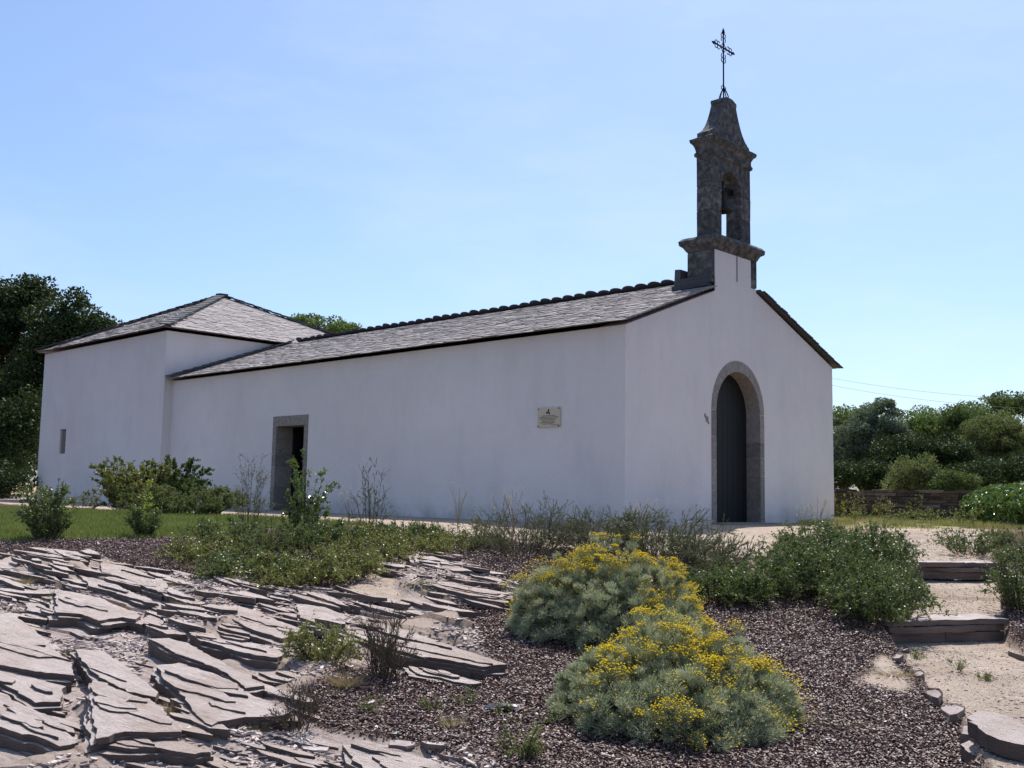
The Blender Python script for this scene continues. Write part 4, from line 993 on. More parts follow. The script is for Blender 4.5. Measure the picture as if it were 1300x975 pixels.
# ------------------------------------------------------------------ rocks
def rough(poly, r, st=.05, js=.022, jn=.007):
    """subdivide an outline and break it: jagged along the strike, straight across it"""
    out = []; n = len(poly)
    for i in range(n):
        a, b = poly[i], poly[(i+1) % n]; m = max(1, int(np.linalg.norm(b-a)/st))
        for k in range(m):
            p = a+(b-a)*(k+(r.uniform(-.3, .3) if k else 0))/m
            out.append(p+STR*r.normal(0, js*.5)+NRM*r.normal(0, jn*.6))
    out = np.array(out); n = len(out); wv = .02*(fbm(out[:, 0]*4, out[:, 1]*4, int(r.integers(1, 99)), 2)-.5)*2
    return out+(NRM*wv[:, None])
def plate(mb, poly, pl, top, th, r, t):
    """one sheet of rock; pl = plane coefficients (a, b, c)"""
    zf = lambda p: pl[0]+pl[1]*p[0]+pl[2]*p[1]
    n = len(poly); tri = tessellate_polygon([[Vector((p[0], p[1], 0)) for p in poly]])
    dz = r.normal(0, .0015, n); c = poly.mean(0)
    T = [(p[0], p[1], zf(p)+top+d) for p, d in zip(poly, dz)]
    q = c+(poly-c)*1.0-NRM*r.uniform(0, .012, n)[:, None]
    B = [(p[0], p[1], zf(p)+top-th) for p in q]
    mb.add(np.array(T+B), np.array([list(x) for x in tri]), t)
    mb.add(np.array(T+B), [[k, (k+1) % n, (k+1) % n+n, k+n] for k in range(n)], t)
def ledge(label, px, h, seed, name='rock_ledge', off=None, tl=.35, group='schist ledges of the outcrop', la=1.0, layers=0):
    r = np.random.default_rng(4000+seed); poly = Gpoly(px, h if off is None else off); c = poly.mean(0)
    zz = zbase(poly[:, 0], poly[:, 1]); n = poly@NRM; s_ = poly@STR; ln = np.ptp(s_); wd = np.ptp(n)
    Aq = np.stack([np.ones(len(poly)), poly[:, 0], poly[:, 1]], 1); pl = np.linalg.lstsq(Aq, zz, rcond=None)[0]
    k = h*tl/max(wd, .1); pl = pl+np.array([-k*(c@NRM), k*NRM[0], k*NRM[1]])      # the camera side stands a little higher
    k = h*r.uniform(-.5, .1)/max(ln, .2); pl = pl+np.array([-k*(c@STR), k*STR[0], k*STR[1]])
    L = layers or max(2, int(round(h/.034))); mb = MB(); tt = r.uniform(.35, .65)
    for i in range(L):
        f = (L-1-i)/max(L-1, 1)              # 0 for the top sheet
        q = poly+(poly-c)*(.00+.05*f)*r.uniform(.2, 1)
        w_ = np.clip((n-n.mean())/(wd*.5), 0, 1)[:, None]
        q = q+NRM*w_*f*r.uniform(.0, .05)+STR*r.normal(0, .02)
        q = rough(q, r)
        plate(mb, q, pl, h*(i+1)/L+r.uniform(-.003, .003), h/L+.004+(.14 if i == 0 else 0), r, np.clip(tt+r.uniform(-.2, .2), 0, 1))
    # loose sheets still lying on top, running with the grain
    for i in range(int(la*r.integers(2, 5)+wd*3) if la else 0):
        a = r.uniform(.25, .7); b = r.uniform(.10, .34); sh = STR*r.uniform(-.5, .5)*ln*(1-a)*.8+NRM*r.uniform(-.5, .4)*wd*(1-b)*.8
        u = (poly-c)@STR; v = (poly-c)@NRM
        m = 7; an = np.linspace(0, 6.283, m, endpoint=False)+r.uniform(-.3, .3, m)
        q = np.array([c+sh+STR*np.cos(t)*a*ln*.45*r.uniform(.75, 1.1)+NRM*np.sin(t)*b*wd*.5*r.uniform(.7, 1.1) for t in an])
        ok = sdist(poly, q[:, 0], q[:, 1]) > -.01
        if ok.sum() < 5: continue
        q = rough(q[ok], r, .06)
        plate(mb, q, pl, h+r.uniform(.008, .022), .03, r, np.clip(tt+r.uniform(-.3, .3), 0, 1))
    V, F, t = mb.get(); loc = (c[0], c[1], gz(*c))
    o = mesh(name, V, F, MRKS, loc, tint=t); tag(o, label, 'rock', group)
    return o
# schist with streaks along the strike
def strike_mat():
    m, nt, b = newmat('outcrop_schist')
    g = N(nt, 'ShaderNodeNewGeometry'); vr = N(nt, 'ShaderNodeVectorRotate', rotation_type='Z_AXIS'); vr.inputs['Angle'].default_value = -STRA
    nt.links.new(g.outputs['Position'], vr.inputs['Vector']); mp = N(nt, 'ShaderNodeMapping'); mp.inputs['Scale'].default_value = (1, 8, 14)
    nt.links.new(vr.outputs[0], mp.inputs[0]); p = mapped(nt)
    a = nz(nt, mp.outputs[0], 1.7, 8, .7); fine = nz(nt, mp.outputs[0], 9, 6, .75); big = nz(nt, p, 1.1, 4, .6); sp_ = nz(nt, p, 7, 6, .75)
    f = math_(nt, 'ADD', math_(nt, 'ADD', math_(nt, 'MULTIPLY', a, .55), math_(nt, 'MULTIPLY', fine, .4)), math_(nt, 'MULTIPLY', attr(nt, 'tint'), .09))
    col = ramp(nt, f, [(.33, (.17, .12, .10)), (.40, (.42, .33, .295)), (.50, (.60, .50, .455)), (.70, (.76, .655, .605))])
    col = mixc(nt, ramp(nt, big, [(.47, (0, 0, 0)), (.68, (.6, .6, .6))]), col, (.46, .34, .26))
    col = mixc(nt, ramp(nt, nz(nt, p, 2.7, 6, .7), [(.57, (0, 0, 0)), (.72, (.4, .4, .4))]), col, (.26, .205, .18))
    col = mixc(nt, ramp(nt, sp_, [(.62, (0, 0, 0)), (.74, (.5, .5, .5))]), col, (.24, .185, .16))
    # faces that turn away from level blend to a darker brown
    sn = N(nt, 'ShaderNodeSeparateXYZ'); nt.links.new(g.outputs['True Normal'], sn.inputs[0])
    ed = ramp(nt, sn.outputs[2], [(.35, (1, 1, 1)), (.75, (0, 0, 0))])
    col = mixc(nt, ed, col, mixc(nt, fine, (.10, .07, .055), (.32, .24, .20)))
    nt.links.new(col, b.inputs['Base Color']); b.inputs['Roughness'].default_value = .75; b.inputs['Specular IOR Level'].default_value = .35
    bump(nt, b, math_(nt, 'ADD', math_(nt, 'MULTIPLY', fine, 1.5), sp_), 1.0, .03)
    return m
MRKS = strike_mat()
z5 = lambda *p: [(x/3.095, 660+y/3.095) for x, y in p]
z6 = lambda *p: [(380+x/2.747, 620+y/2.747) for x, y in p]
LED = [
 ('flat split ledge at the far left just under the mulch', z5((-60, 190), (0, 160), (60, 138), (120, 175), (190, 195), (110, 212), (40, 200)), .08),
 ('pale blade of rock right of the far left ledge', z5((125, 132), (200, 140), (262, 160), (225, 182), (170, 172)), .07),
 ('thick dark faced ledge, the biggest in the left middle', z5((225, 272), (300, 280), (400, 302), (565, 372), (545, 392), (500, 385), (400, 402), (330, 375), (235, 372)), .17),
 ('ledge with a pointed upper corner under the mulch', z5((388, 165), (480, 180), (560, 205), (655, 250), (640, 285), (560, 262), (470, 225), (395, 205)), .10),
 ('long narrow ledge running behind the biggest one', z5((300, 215), (430, 240), (520, 285), (610, 325), (560, 322), (470, 290), (350, 262)), .08),
 ('small low ledge left of the biggest one', z5((100, 338), (165, 340), (228, 358), (232, 378), (170, 372), (105, 362)), .09),
 ('broad flat ledge at the left edge', z5((-80, 350), (60, 368), (150, 440), (190, 480), (275, 560), (285, 610), (180, 605), (60, 585), (-80, 560)), .16),
 ('smooth pale slab below the broad left ledge', z5((-80, 585), (70, 590), (150, 620), (235, 640), (232, 705), (130, 712), (60, 670), (-80, 610)), .10),
 ('bottom left slab with a bluish broken edge', z5((-80, 650), (30, 680), (120, 735), (230, 790), (325, 880), (250, 895), (150, 862), (60, 845), (-80, 800)), .15),
 ('big central slab with a long vertical left side', z5((358, 625), (420, 640), (500, 680), (590, 690), (690, 790), (705, 822), (600, 832), (480, 835), (368, 870), (350, 740)), .21),
 ('layered slab on top of the big central one', z5((285, 512), (400, 515), (500, 575), (612, 665), (600, 690), (500, 672), (400, 630), (350, 590)), .17),
 ('long front right ledge with a brown top', z5((600, 572), (700, 562), (800, 590), (890, 620), (1010, 690), (1135, 748), (1060, 768), (940, 765), (810, 805), (745, 760), (700, 680), (640, 625)), .15),
 ('curved ledge with a deep dark face in the middle', z5((590, 472), (660, 465), (740, 482), (900, 570), (960, 600), (1042, 648), (970, 662), (905, 610), (830, 570), (740, 545), (660, 510)), .17),
 ('ledge with a dark face behind the curved one', z5((745, 440), (800, 438), (880, 462), (990, 480), (1140, 500), (1080, 545), (960, 528), (870, 500), (785, 478)), .14),
 ('wide flat ledge under the creeping cotoneaster', z5((872, 335), (950, 345), (1050, 372), (1160, 425), (1240, 400), (1260, 430), (1120, 470), (1000, 440), (905, 395)), .12),
 ('small ledge right of the biggest one', z5((565, 378), (640, 395), (700, 415), (735, 448), (660, 452), (575, 420)), .09),
 ('thin flat ledge tip left of the weed clump', z5((1008, 600), (1100, 590), (1222, 600), (1215, 618), (1140, 632), (1060, 622)), .07),
 ('low broken ledge at the foot of the big central slab', z5((362, 880), (440, 858), (560, 852), (700, 858), (835, 908), (760, 920), (640, 900), (530, 905), (420, 895)), .08),
 ('small stony ledge between the upper ones', z5((600, 255), (680, 265), (760, 300), (828, 328), (750, 330), (650, 295)), .07),
 ('row of broken layers behind the dark faced ledges', z5((860, 385), (930, 400), (1000, 430), (980, 450), (880, 430), (830, 410)), .08),
 ('long blade of rock pointing at the yellow bushes', z6((-10, 395), (80, 405), (200, 455), (380, 500), (560, 560), (717, 610), (640, 622), (520, 602), (420, 590), (300, 560), (150, 500), (0, 450)), .17),
 ('thin lower leaf of rock under the long blade', z6((375, 622), (450, 628), (540, 645), (635, 668), (590, 678), (490, 662), (400, 650)), .06),
 ('brown layered ledge above the bare gravel', z6((368, 298), (450, 305), (560, 330), (650, 350), (730, 372), (690, 385), (600, 378), (500, 350), (385, 322)), .13),
 ('small brown ledge under the rightmost creeping cotoneaster', z6((400, 232), (470, 236), (540, 262), (600, 288), (540, 290), (460, 272), (405, 258)), .10),
 ('foreground slab at the bottom centre', z6((150, 893), (240, 900), (350, 925), (480, 955), (600, 990), (560, 1060), (300, 1030), (180, 950)), .06),
 ('thin stone strip lying above the long blade', z6((98, 338), (140, 345), (215, 380), (222, 392), (160, 372)), .03),
]
def shards(n):
    global rng
    keep = rng; rng = np.random.default_rng(808); mb = MB(); r = rng; done = 0
    while done < n:
        u = r.uniform(0, 1); d = 5.2+7.5*u**.8; x, y = xy(r.uniform(-.62, .05)*d, d)
        if max(float(sdist(p, np.array([x]), np.array([y]))[0]) for p in ROCKS) < -.05: continue
        if fbm(np.array([x*.9]), np.array([y*.9]), 55, 2)[0] < r.uniform(.28, .5): continue
        done += 1; L_ = r.uniform(.12, .75)*(.6+.06*d); W_s = L_*r.uniform(.10, .30); th = r.uniform(.008, .028)
        a = r.normal(0, .12); S_ = STR*math.cos(a)+NRM*math.sin(a); N_ = A(-S_[1], S_[0]); N_ = N_ if N_@NRM > 0 else -N_
        c = A(x, y); m = r.integers(5, 9); an = np.sort(r.uniform(0, 6.283, m)); an = np.linspace(0, 6.283, m, endpoint=False)+r.uniform(-.35, .35, m)
        q = np.array([c+S_*math.cos(t)*L_*.5*r.uniform(.7, 1.15)+N_*math.sin(t)*W_s*.5*r.uniform(.7, 1.15) for t in an]); q = rough(q, r, .07, .014, .005)
        g0 = float(zfull(np.array([x]), np.array([y]), False)[0]); e = .3; gx = (gz(x+e, y)-gz(x-e, y))/(2*e); gy = (gz(x, y+e)-gz(x, y-e))/(2*e)
        k = r.uniform(.02, .28); pl = A(g0, gx+k*N_[0], gy+k*N_[1]); pl[0] = g0-pl[1]*x-pl[2]*y
        plate(mb, q, pl, r.uniform(.006, .035), th+.03, r, r.uniform(0, 1))
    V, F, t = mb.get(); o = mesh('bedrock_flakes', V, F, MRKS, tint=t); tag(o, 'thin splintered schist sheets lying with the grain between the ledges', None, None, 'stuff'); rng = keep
shards(560)
for k, (lb, px, h) in enumerate(LED): ledge(lb, px, h*.42+.016, 3+k*11)

# loose flat stones
def stone(label, px, py, w, dep, h, seed, mat=MST, name='loose_stone', cat='stone', group=None, rot=None, n=9, tilt=0, emb=.3, base=None, z=None):
    r = np.random.default_rng(900+seed); b = A(*(GP(px, py) if px > 1110 else G(px, py))) if base is None else A(*base)
    if base is None: b[2] = float(zfull(b[:1], b[1:2])[0])-.3*h
    if z is not None: b[2] = z
    an = np.sort(np.linspace(0, 2*np.pi, n, endpoint=False)+r.uniform(-.25, .25, n)); ro = r.uniform(.78, 1.1, n)
    rt = STRA if rot is None else rot; out = []
    for zz, sc in ((-h*emb, .98), (h*.35, 1.02), (h*.85, .97), (h*(1-emb), .88)):
        q = np.stack([np.cos(an)*ro*w*.5*sc, np.sin(an)*ro*dep*.5*sc], 1)+r.uniform(-.02, .02, (n, 2))*w
        out.append(np.stack([q[:, 0], q[:, 1], np.full(n, zz)+r.uniform(-.06, .06, n)*h+q[:, 1]*tilt], 1))
    V = np.concatenate(out+[out[-1].mean(0)[None]+A(0, 0, h*.03)]); c_, s_ = math.cos(rt), math.sin(rt)
    V = np.stack([V[:, 0]*c_-V[:, 1]*s_, V[:, 0]*s_+V[:, 1]*c_, V[:, 2]], 1)+b
    Q = [[k*n+i, k*n+(i+1) % n, (k+1)*n+(i+1) % n, (k+1)*n+i] for k in range(3) for i in range(n)]; T3 = [[3*n+i, 3*n+(i+1) % n, 4*n] for i in range(n)]
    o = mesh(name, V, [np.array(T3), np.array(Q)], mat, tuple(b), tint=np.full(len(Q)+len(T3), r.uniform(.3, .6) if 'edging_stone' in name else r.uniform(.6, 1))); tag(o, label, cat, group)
    return o
SG = 'loose stones on the mulch and gravel'
for k, (a, b, w, dp, h, lb) in enumerate((
  (608, 781, .16, .09, .06, 'white stone on the mulch left of the upper yellow bush'), (510, 944, .20, .10, .035, 'loose pale slab above the foreground slab'), (552, 948, .17, .13, .045, 'brown loose slab beside the pale one'), (598, 950, .16, .08, .03, 'rightmost loose slab in the bottom centre group'),
  (575, 937, .14, .07, .025, 'flat grey slab at the back of the bottom centre group'), (540, 922, .09, .05, .025, 'small white stone above the loose slabs'), (600, 912, .08, .05, .03, 'rounded pale stone right of the loose slabs'), (617, 928, .10, .05, .03, 'upright pale chip at the right end of the loose slabs'),
  (575, 960, .2, .07, .025, 'long thin slab at the bottom of the group of loose slabs'), (500, 932, .07, .05, .02, 'tiny pale stone left of the loose slabs'), (497, 872, .06, .05, .025, 'pale pebble under the dead heather'), (615, 857, .08, .05, .03, 'pale pebble at the tip of the long blade of rock'),
  (420, 915, .05, .05, .03, 'pale pebble right of the dry lavender'), (127, 797, .06, .05, .035, 'white pebble under the biggest ledge'), (212, 833, .10, .05, .05, 'yellowish stone below the curved dark ledge'), (1050, 941, .10, .06, .03, 'pale flat stone on the mulch right of the lower yellow bush'),
  (695, 832, .10, .08, .06, 'dark stone between the two yellow bushes'), (400, 947, .18, .1, .025, 'flat brown slab left of the bottom loose slabs'), (1258, 950, .10, .05, .05, 'small pointed stone beside the big edging slab'))):
    stone(lb, a, b, w*1.15, dp*1.2, h*.75, k, group=SG, tilt=.1 if k % 2 else -.1)
# steps -------------------------------------------------------------------
def step(label, pts, htop, h, dep, seed, courses):
    """pts: two pixels of the front top edge"""
    a = G(*pts[0], 0)[:2]; b = G(*pts[1], 0)[:2]
    # keep the line on the real step plane
    def onz(px, py): v = ray(px, py); t = (htop-CAM[2])/v[2]; return (CAM+v*t)[:2]
    a, b = onz(*pts[0]), onz(*pts[1]); D = b-a; Ln = np.linalg.norm(D); D /= Ln; back = A(-D[1], D[0]); back = back if back@H2 > 0 else -back
    T = Thing('stone_step', label, 'step', (a[0], a[1], htop-h), 'stone steps of the garden path'); r = random.Random(seed)
    for ci, (z0, z1, cuts) in enumerate(courses):
        for c0, c1 in zip(cuts[:-1], cuts[1:]):
            n = 10; f_ = [(c0+(c1-c0)*i/n*1.0, r.uniform(-.004, .004)+.10*(float(noise(np.array([(c0+(c1-c0)*i/n)*5.]), np.array([ci*3.+seed]), 5)[0])-.5)) for i in range(n+1)]
            dd = dep*r.uniform(.85, 1.1) if ci == 0 else .22
            outl = [(u*Ln, v+(0 if ci == 0 else .012)) for u, v in f_]+[(c1*Ln-.01, dd*.5), (c1*Ln-.02, dd), ((c0+c1)/2*Ln, dd*1.05), (c0*Ln+.02, dd*.97), (c0*Ln+.006, dd*.5)]
            V, F = extr(outl, [], lambda u, v, w: (a[0]+D[0]*u+back[0]*v, a[1]+D[1]*u+back[1]*v, htop-h*(1-z0)+w), h*(z1-z0)-.008)
            V[:, 2] += np.array([r.uniform(-.005, .005) for _ in V]); tt = r.uniform(.6, .95) if ci == 0 else r.uniform(.0, .3)
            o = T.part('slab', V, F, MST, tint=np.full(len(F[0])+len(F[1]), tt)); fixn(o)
    return T
step('lower wide stone step across the garden path', ((1128, 788), (1277, 784)), -.556, .175, .40, 1, [(.70, 1.0, [0, .42, 1.0]), (.34, .69, [.02, .3, .75, .98]), (-.2, .33, [.0, .5, .99])])
step('upper narrow stone step across the garden path', ((1118, 712), (1268, 714)), -.193, .17, .30, 2, [(.66, 1.0, [0, .38, .72, 1.0]), (.33, .65, [.01, .5, .99]), (-.2, .32, [.02, .35, .7, .97])])
# big edging slab lower right + edging stones
EG = 'edging stones along the garden path'
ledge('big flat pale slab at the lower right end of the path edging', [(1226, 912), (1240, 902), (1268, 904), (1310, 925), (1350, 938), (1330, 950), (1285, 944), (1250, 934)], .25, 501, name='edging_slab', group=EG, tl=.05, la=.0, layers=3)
for k, (a, b, w, dp, h, lb) in enumerate(((1140, 838, .18, .08, .11, 'small upright edging stone nearest the lower step'), (1150, 828, .10, .06, .10, 'smallest edging stone, hidden by the cotoneaster'), (1166, 860, .18, .08, .10, 'second edging stone down the path'), (1185, 887, .34, .09, .15, 'tall slanting edging stone in the middle of the row'),
  (1208, 908, .30, .12, .12, 'rough edging stone below the slanting one'), (1234, 938, .30, .12, .15, 'dark upright edging stone against the big flat slab'), (1277, 770, .12, .08, .18, 'edging stone right of the lower step'), (1278, 748, .12, .10, .14, 'edging stone above the lower step'),
  (1292, 820, .22, .08, .08, 'low edging stone at the right end of the lower tread'), (1222, 700, .18, .1, .14, 'grey stone under the small shrub right of the upper path, left one'), (1247, 702, .16, .1, .13, 'grey stone under the small shrub right of the upper path, right one'), (1205, 692, .12, .08, .1, 'small grey stone at the left foot of the shrub right of the upper path'))):
    p = G(a, b); e = G(a+14, b+20); stone(lb, a, b, w*1.25, dp*1.15, h*.62, 60+k, rot=math.atan2(e[1]-p[1], e[0]-p[0]) if a < 1260 else YA_, n=8, emb=.3, tilt=.35, group=EG, name='edging_stone')
# black plastic scraps
MPLS = plain('black_plastic', (.012, .012, .014), .25, 0, .6)
for k, (a, b, w, dp, lb) in enumerate(((640, 902, .26, .08, 'crumpled scrap of black plastic sheet on the mulch'), (742, 842, .16, .05, 'small black plastic scrap between the yellow bushes'))):
    p = A(*G(a, b)); n = 14; u = np.linspace(-.5, .5, n); v = np.linspace(-.5, .5, 7); UU, VV = np.meshgrid(u, v, indexing='ij')
    Z = .012+.035*fbm(UU*5+k*9, VV*4, 60, 3)*(1-4*UU**2*.8)+.01*VV; c_, s_ = math.cos(YA_-1.75), math.sin(YA_-1.75)
    X = UU*w; Y = VV*dp*(1-1.2*np.abs(UU)**1.5); P = np.stack([p[0]+X*c_-Y*s_, p[1]+X*s_+Y*c_, p[2]+Z], -1).reshape(-1, 3)
    i, j = np.meshgrid(np.arange(n-1), np.arange(6), indexing='ij'); F = np.stack([i*7+j, (i+1)*7+j, (i+1)*7+j+1, i*7+j+1], -1).reshape(-1, 4)
    V = np.concatenate([P, P+A(0, 0, .003)]); F = np.concatenate([F[:, ::-1], F+len(P)]); tag(mesh('plastic_scrap', V, F, MPLS, tuple(p), smooth=True), lb, 'plastic scrap', 'black plastic scraps')

# ------------------------------------------------------------------ loose covers (stuff)
def sample(n, r0, r1, d0, d1, pw):
    u = rng.uniform(0, 1, n); d = (d0**pw+u*(d1**pw-d0**pw))**(1/pw); r = rng.uniform(r0, r1, n)*d
    x, y = xy(r, d); return x, y, d
def chips(name, label, n, x, y, L, W, Th, mat, lift, tint=None, tiltmax=.45):
    z = zfull(x, y)+lift*rng.uniform(0, 1, n)
    L = L*rng.uniform(.5, 1.5, n); W = W*rng.uniform(.6, 1.4, n); Th = Th*rng.uniform(.6, 1.4, n)
    a = rng.uniform(0, 6.283, n); u = np.stack([np.cos(a), np.sin(a), rng.uniform(-tiltmax, tiltmax, n)], 1); v = np.stack([-np.sin(a), np.cos(a), rng.uniform(-tiltmax, tiltmax, n)], 1)
    w = np.cross(u, v); C = np.stack([x, y, z], 1)
    cs = [(-.5, -.42), (.1, -.5), (.5, .1), (.25, .5), (-.45, .38)]
    top = [C+u*(L*p*rng.uniform(.8, 1.2, n))[:, None]+v*(W*q*rng.uniform(.8, 1.2, n))[:, None]+w*(Th*.5)[:, None] for p, q in cs]
    bot = [t-w*Th[:, None] for t in top]
    V = np.stack(top+bot, 1).reshape(-1, 3); o_ = (10*np.arange(n))[:, None]
    T3 = np.concatenate([o_+np.array([[0, 1, 2]]), o_+np.array([[0, 2, 3]]), o_+np.array([[0, 3, 4]])])
    Q = np.concatenate([o_+np.array([[i, i+5, (i+1) % 5+5, (i+1) % 5]]) for i in range(5)])
    t = rng.uniform(0, 1, n)**1.0 if tint is None else tint
    o = mesh(name, V, [T3, Q], mat, tint=np.concatenate([np.tile(t, 3), np.tile(t, 5)])); tag(o, label, None, None, 'stuff'); return o
# bark mulch
x, y, d = sample(540000, -.66, .92, 5.0, 13.6, .9)
rock, mul, lawn, path, far = masks(x, y); k = mul > rng.uniform(.15, .9, len(x)); x, y = x[k], y[k]
L0 = .017
chips('bark_mulch', 'reddish brown bark chips covering the slope', len(x), x, y, L0, .010, .004, MCH, .02)
# stone rubble over the rock and at its margin
x, y, d = sample(80000, -.62, .62, 5.0, 13, .8)
rock, mul, lawn, path, far = masks(x, y); q = fbm(x*1.7, y*1.7, 90, 3); k = ((rock > .3) & (q+rng.uniform(-.16, .16, len(x)) > .58)) | ((mul > .5) & (rng.uniform(0, 1, len(x)) < .03)); x, y = x[k], y[k]
chips('stone_rubble', 'small broken schist flakes lying over the outcrop', len(x), x, y, .038*rng.uniform(.3, 1.7, len(x))**1.6, .020, .008, MRB, .012, tiltmax=.3)
# gravel on the path
x, y, d = sample(26000, .30, .60, 5.0, 18, .6)
rock, mul, lawn, path, far = masks(x, y); k = path > .6; x, y = x[k], y[k]
chips('path_gravel', 'pale fine gravel lying on the garden path', len(x), x, y, .009, .007, .004, MRP, .001, tiltmax=.3)
x, y, d = sample(6000, .26, .62, 5.0, 17, .8); rock, mul, lawn, path, far = masks(x, y); k = ((path > .5) | (mul < .3)) & (fbm(x*2, y*2, 97, 3)+rng.uniform(-.2, .2, len(x)) > .5); x, y = x[k], y[k]
chips('path_litter', 'brown bark bits and flakes strewn over the garden path', len(x), x, y, .022, .011, .005, MCH, .002, tiltmax=.3)
# lawn
def grass(name, label, n, x, y, h, mat, bw, tint=None):
    z = zbase(x, y); B = np.stack([x, y, z-.005], 1); D = unit(n)*.5+A(0, 0, 1)
    V, F = blades(B, D, h*rng.uniform(.4, 1.2, n), bw); o = mesh(name, V, F, mat, tint=rng.uniform(0, 1, n) if tint is None else tint); tag(o, label, None, None, 'stuff')
x, y, d = sample(260000, -.62, -.1, 11, 27, .5); lw = masks(x, y)[2]; k = lw > rng.uniform(.2, .8, len(x)); x, y = x[k], y[k]
grass('lawn_grass', 'short green grass of the lawn left of the chapel', len(x), x, y, .07, LM['grass'], .010, np.clip(.1+.75*fbm(x*2.5, y*2.5, 81, 3)+.38*rng.uniform(-1, 1, len(x)), 0, 1))
x, y, d = sample(60000, .28, .62, 17, 30, .6); fr = masks(x, y)[4]; q = fbm(x*1.2, y*1.2, 66, 3); k = (fr > .4) & (q+rng.uniform(-.1, .1, len(x)) > .52); x, y = x[k], y[k]
t = np.clip(fbm(x*.8, y*.8, 67, 2)*1.2+.2+.5*rng.uniform(-1, 1, len(x)), 0, 1)
grass('rough_grass', 'patchy green rough grass before the low stone wall', len(x), x, y, .12, LM['grass'], .012, t)
x, y, d = sample(16000, .30, .56, 14.5, 24, .6); q = fbm(x*1.1, y*1.1, 68, 3); k = (masks(x, y)[3] < .3) & (q > .48); x, y = x[k], y[k]
grass('dry_grass', 'tan dry grass beside the upper path', len(x), x, y, .10, LM['straw'], .008)

# ivy hedge over the wall on the right -----------------------------------
iv = Thing('ivy_hedge', 'thick ivy covering the wall at the right edge, glossy on top and dark below', 'ivy hedge', (*wc, 0))
n = 60000; t = rng.uniform(0, 1, n); a = A(*wc); b = A(*wd); ctr = a+(b-a)*t[:, None]; D = (b-a)/np.linalg.norm(b-a); Nn = A(D[1], -D[0])
an = rng.uniform(-.35, np.pi+.35, n); hw = .55+.15*noise(t*14, t*0, 4); hh = .45+.12*noise(t*11, t*0+3, 5); q = rng.uniform(.72, 1.05, n)+.12*noise(t*40, an*3, 6)
X = ctr[:, 0]+Nn[0]*np.cos(an)*hw*q; Y = ctr[:, 1]+Nn[1]*np.cos(an)*hw*q; Z = np.where(np.sin(an) > 0, .32+np.sin(an)*hh*q, rng.uniform(-.05, .4, n))
sidey = rng.uniform(0, 1, n) < .45; sg = np.where(rng.uniform(0, 1, n) < .5, -1, 1)
X = np.where(sidey, ctr[:, 0]+Nn[0]*hw*sg*q, X); Y = np.where(sidey, ctr[:, 1]+Nn[1]*hw*sg*q, Y); Z = np.where(sidey, rng.uniform(-.1, .5, n), Z)
C = np.stack([X, Y, Z], 1)
# end cap facing the stone wall
V, F = leaves(C, .085, .075, np.stack([0*X, 0*X, 0*X+.2], 1), 1.0); iv.part('leaves', V, F, LM['ivy'], tint=rng.uniform(0, 1, n))
rubble_wall(iv, 'covered_wall', wc, wd, -.1, .5, .5, MWL, 8)
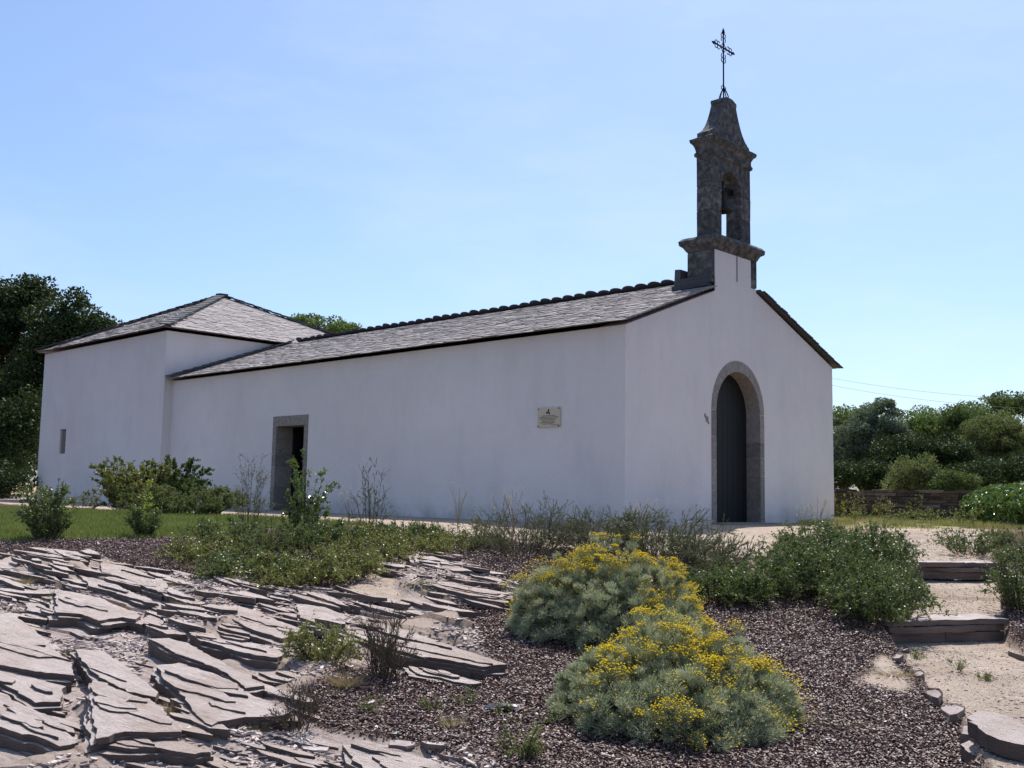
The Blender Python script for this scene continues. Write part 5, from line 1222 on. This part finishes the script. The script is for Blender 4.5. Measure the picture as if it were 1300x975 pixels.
# creepers and weeds along the low wall
for k, (px, d, w, h, m_, lb) in enumerate(((1066, 26.3, .5, .95, 'spring', 'yellow green creeper at the chapel end of the low stone wall'), (1100, 26, .9, .85, 'cot', 'creeper climbing over the top of the low stone wall'), (1124, 25.7, .5, .8, 'cot', 'thin creeper hanging on the low stone wall'),
      (1085, 24, .9, .45, 'grass', 'tall weeds at the chapel end before the low stone wall'), (1135, 23.5, 1.0, .4, 'grass', 'tall weeds in the middle before the low stone wall'), (1180, 23, 1.1, .38, 'grass', 'tall weeds right of the middle before the low stone wall'), (1222, 21, .8, .5, 'grass', 'tall weeds where the low wall meets the ivy'), (1160, 25.9, .6, .8, 'olive', 'dry creeper stems on the low stone wall'))):
    shrub(lb, near(px, d), w, h*.8, LM[m_], 22, 380, .05, .5, .2, seed=150+k, cat='creeper' if 'creeper' in lb else 'weeds', name='creeper' if 'creeper' in lb else 'tall_weed', group='plants along the low stone wall')

# ------------------------------------------------------------------ light
SE, SA = rad(62), rad(26)
sd_ = A(math.cos(SE)*math.cos(SA), math.cos(SE)*math.sin(SA), math.sin(SE))
ld = bpy.data.lights.new('sun', 'SUN'); ld.energy = 4.7; ld.angle = rad(.53); ld.color = (1.0, .955, .89)
lo = bpy.data.objects.new('sun', ld); COL.objects.link(lo); lo.location = (0, 0, 30)
lo.rotation_euler = Vector(sd_).to_track_quat('Z', 'Y').to_euler()
w = bpy.data.worlds.new('World'); S.world = w; w.use_nodes = True; nt = w.node_tree
sky = nt.nodes.new('ShaderNodeTexSky'); sky.sky_type = 'NISHITA'; sky.sun_disc = False
sky.sun_elevation = SE; sky.sun_rotation = math.pi/2-SA; sky.altitude = 400; sky.air_density = 1.0; sky.dust_density = 2.0; sky.ozone_density = 6.0
bgn = nt.nodes['Background']; bgn.inputs['Strength'].default_value = .142
# thin high cloud, faint wisps drawn out by the wind
tc = nt.nodes.new('ShaderNodeTexCoord'); mp = nt.nodes.new('ShaderNodeMapping'); mp.inputs['Scale'].default_value = (1.2, 1.6, 4.5); mp.inputs['Rotation'].default_value = (.25, .1, .5)
nt.links.new(tc.outputs['Generated'], mp.inputs[0]); cn = nz(nt, mp.outputs[0], 2.2, 7, .62)
cm_ = N(nt, 'ShaderNodeMapRange'); cm_.inputs['From Min'].default_value = .44; cm_.inputs['From Max'].default_value = .78; cm_.inputs['To Max'].default_value = .22
nt.links.new(cn, cm_.inputs[0])
nt.links.new(mixc(nt, cm_.outputs[0], sky.outputs[0], (5.4, 5.7, 6.9)), bgn.inputs['Color'])
S.view_settings.view_transform = 'Standard'; S.view_settings.look = 'None'; S.view_settings.exposure = 0.36; S.view_settings.gamma = 1
S.render.engine = 'CYCLES'
S.cycles.max_bounces = 6; S.cycles.diffuse_bounces = 3; S.cycles.transmission_bounces = 3; S.cycles.glossy_bounces = 2
S.cycles.use_denoising = True
S.render.resolution_x = 1024; S.render.resolution_y = 768
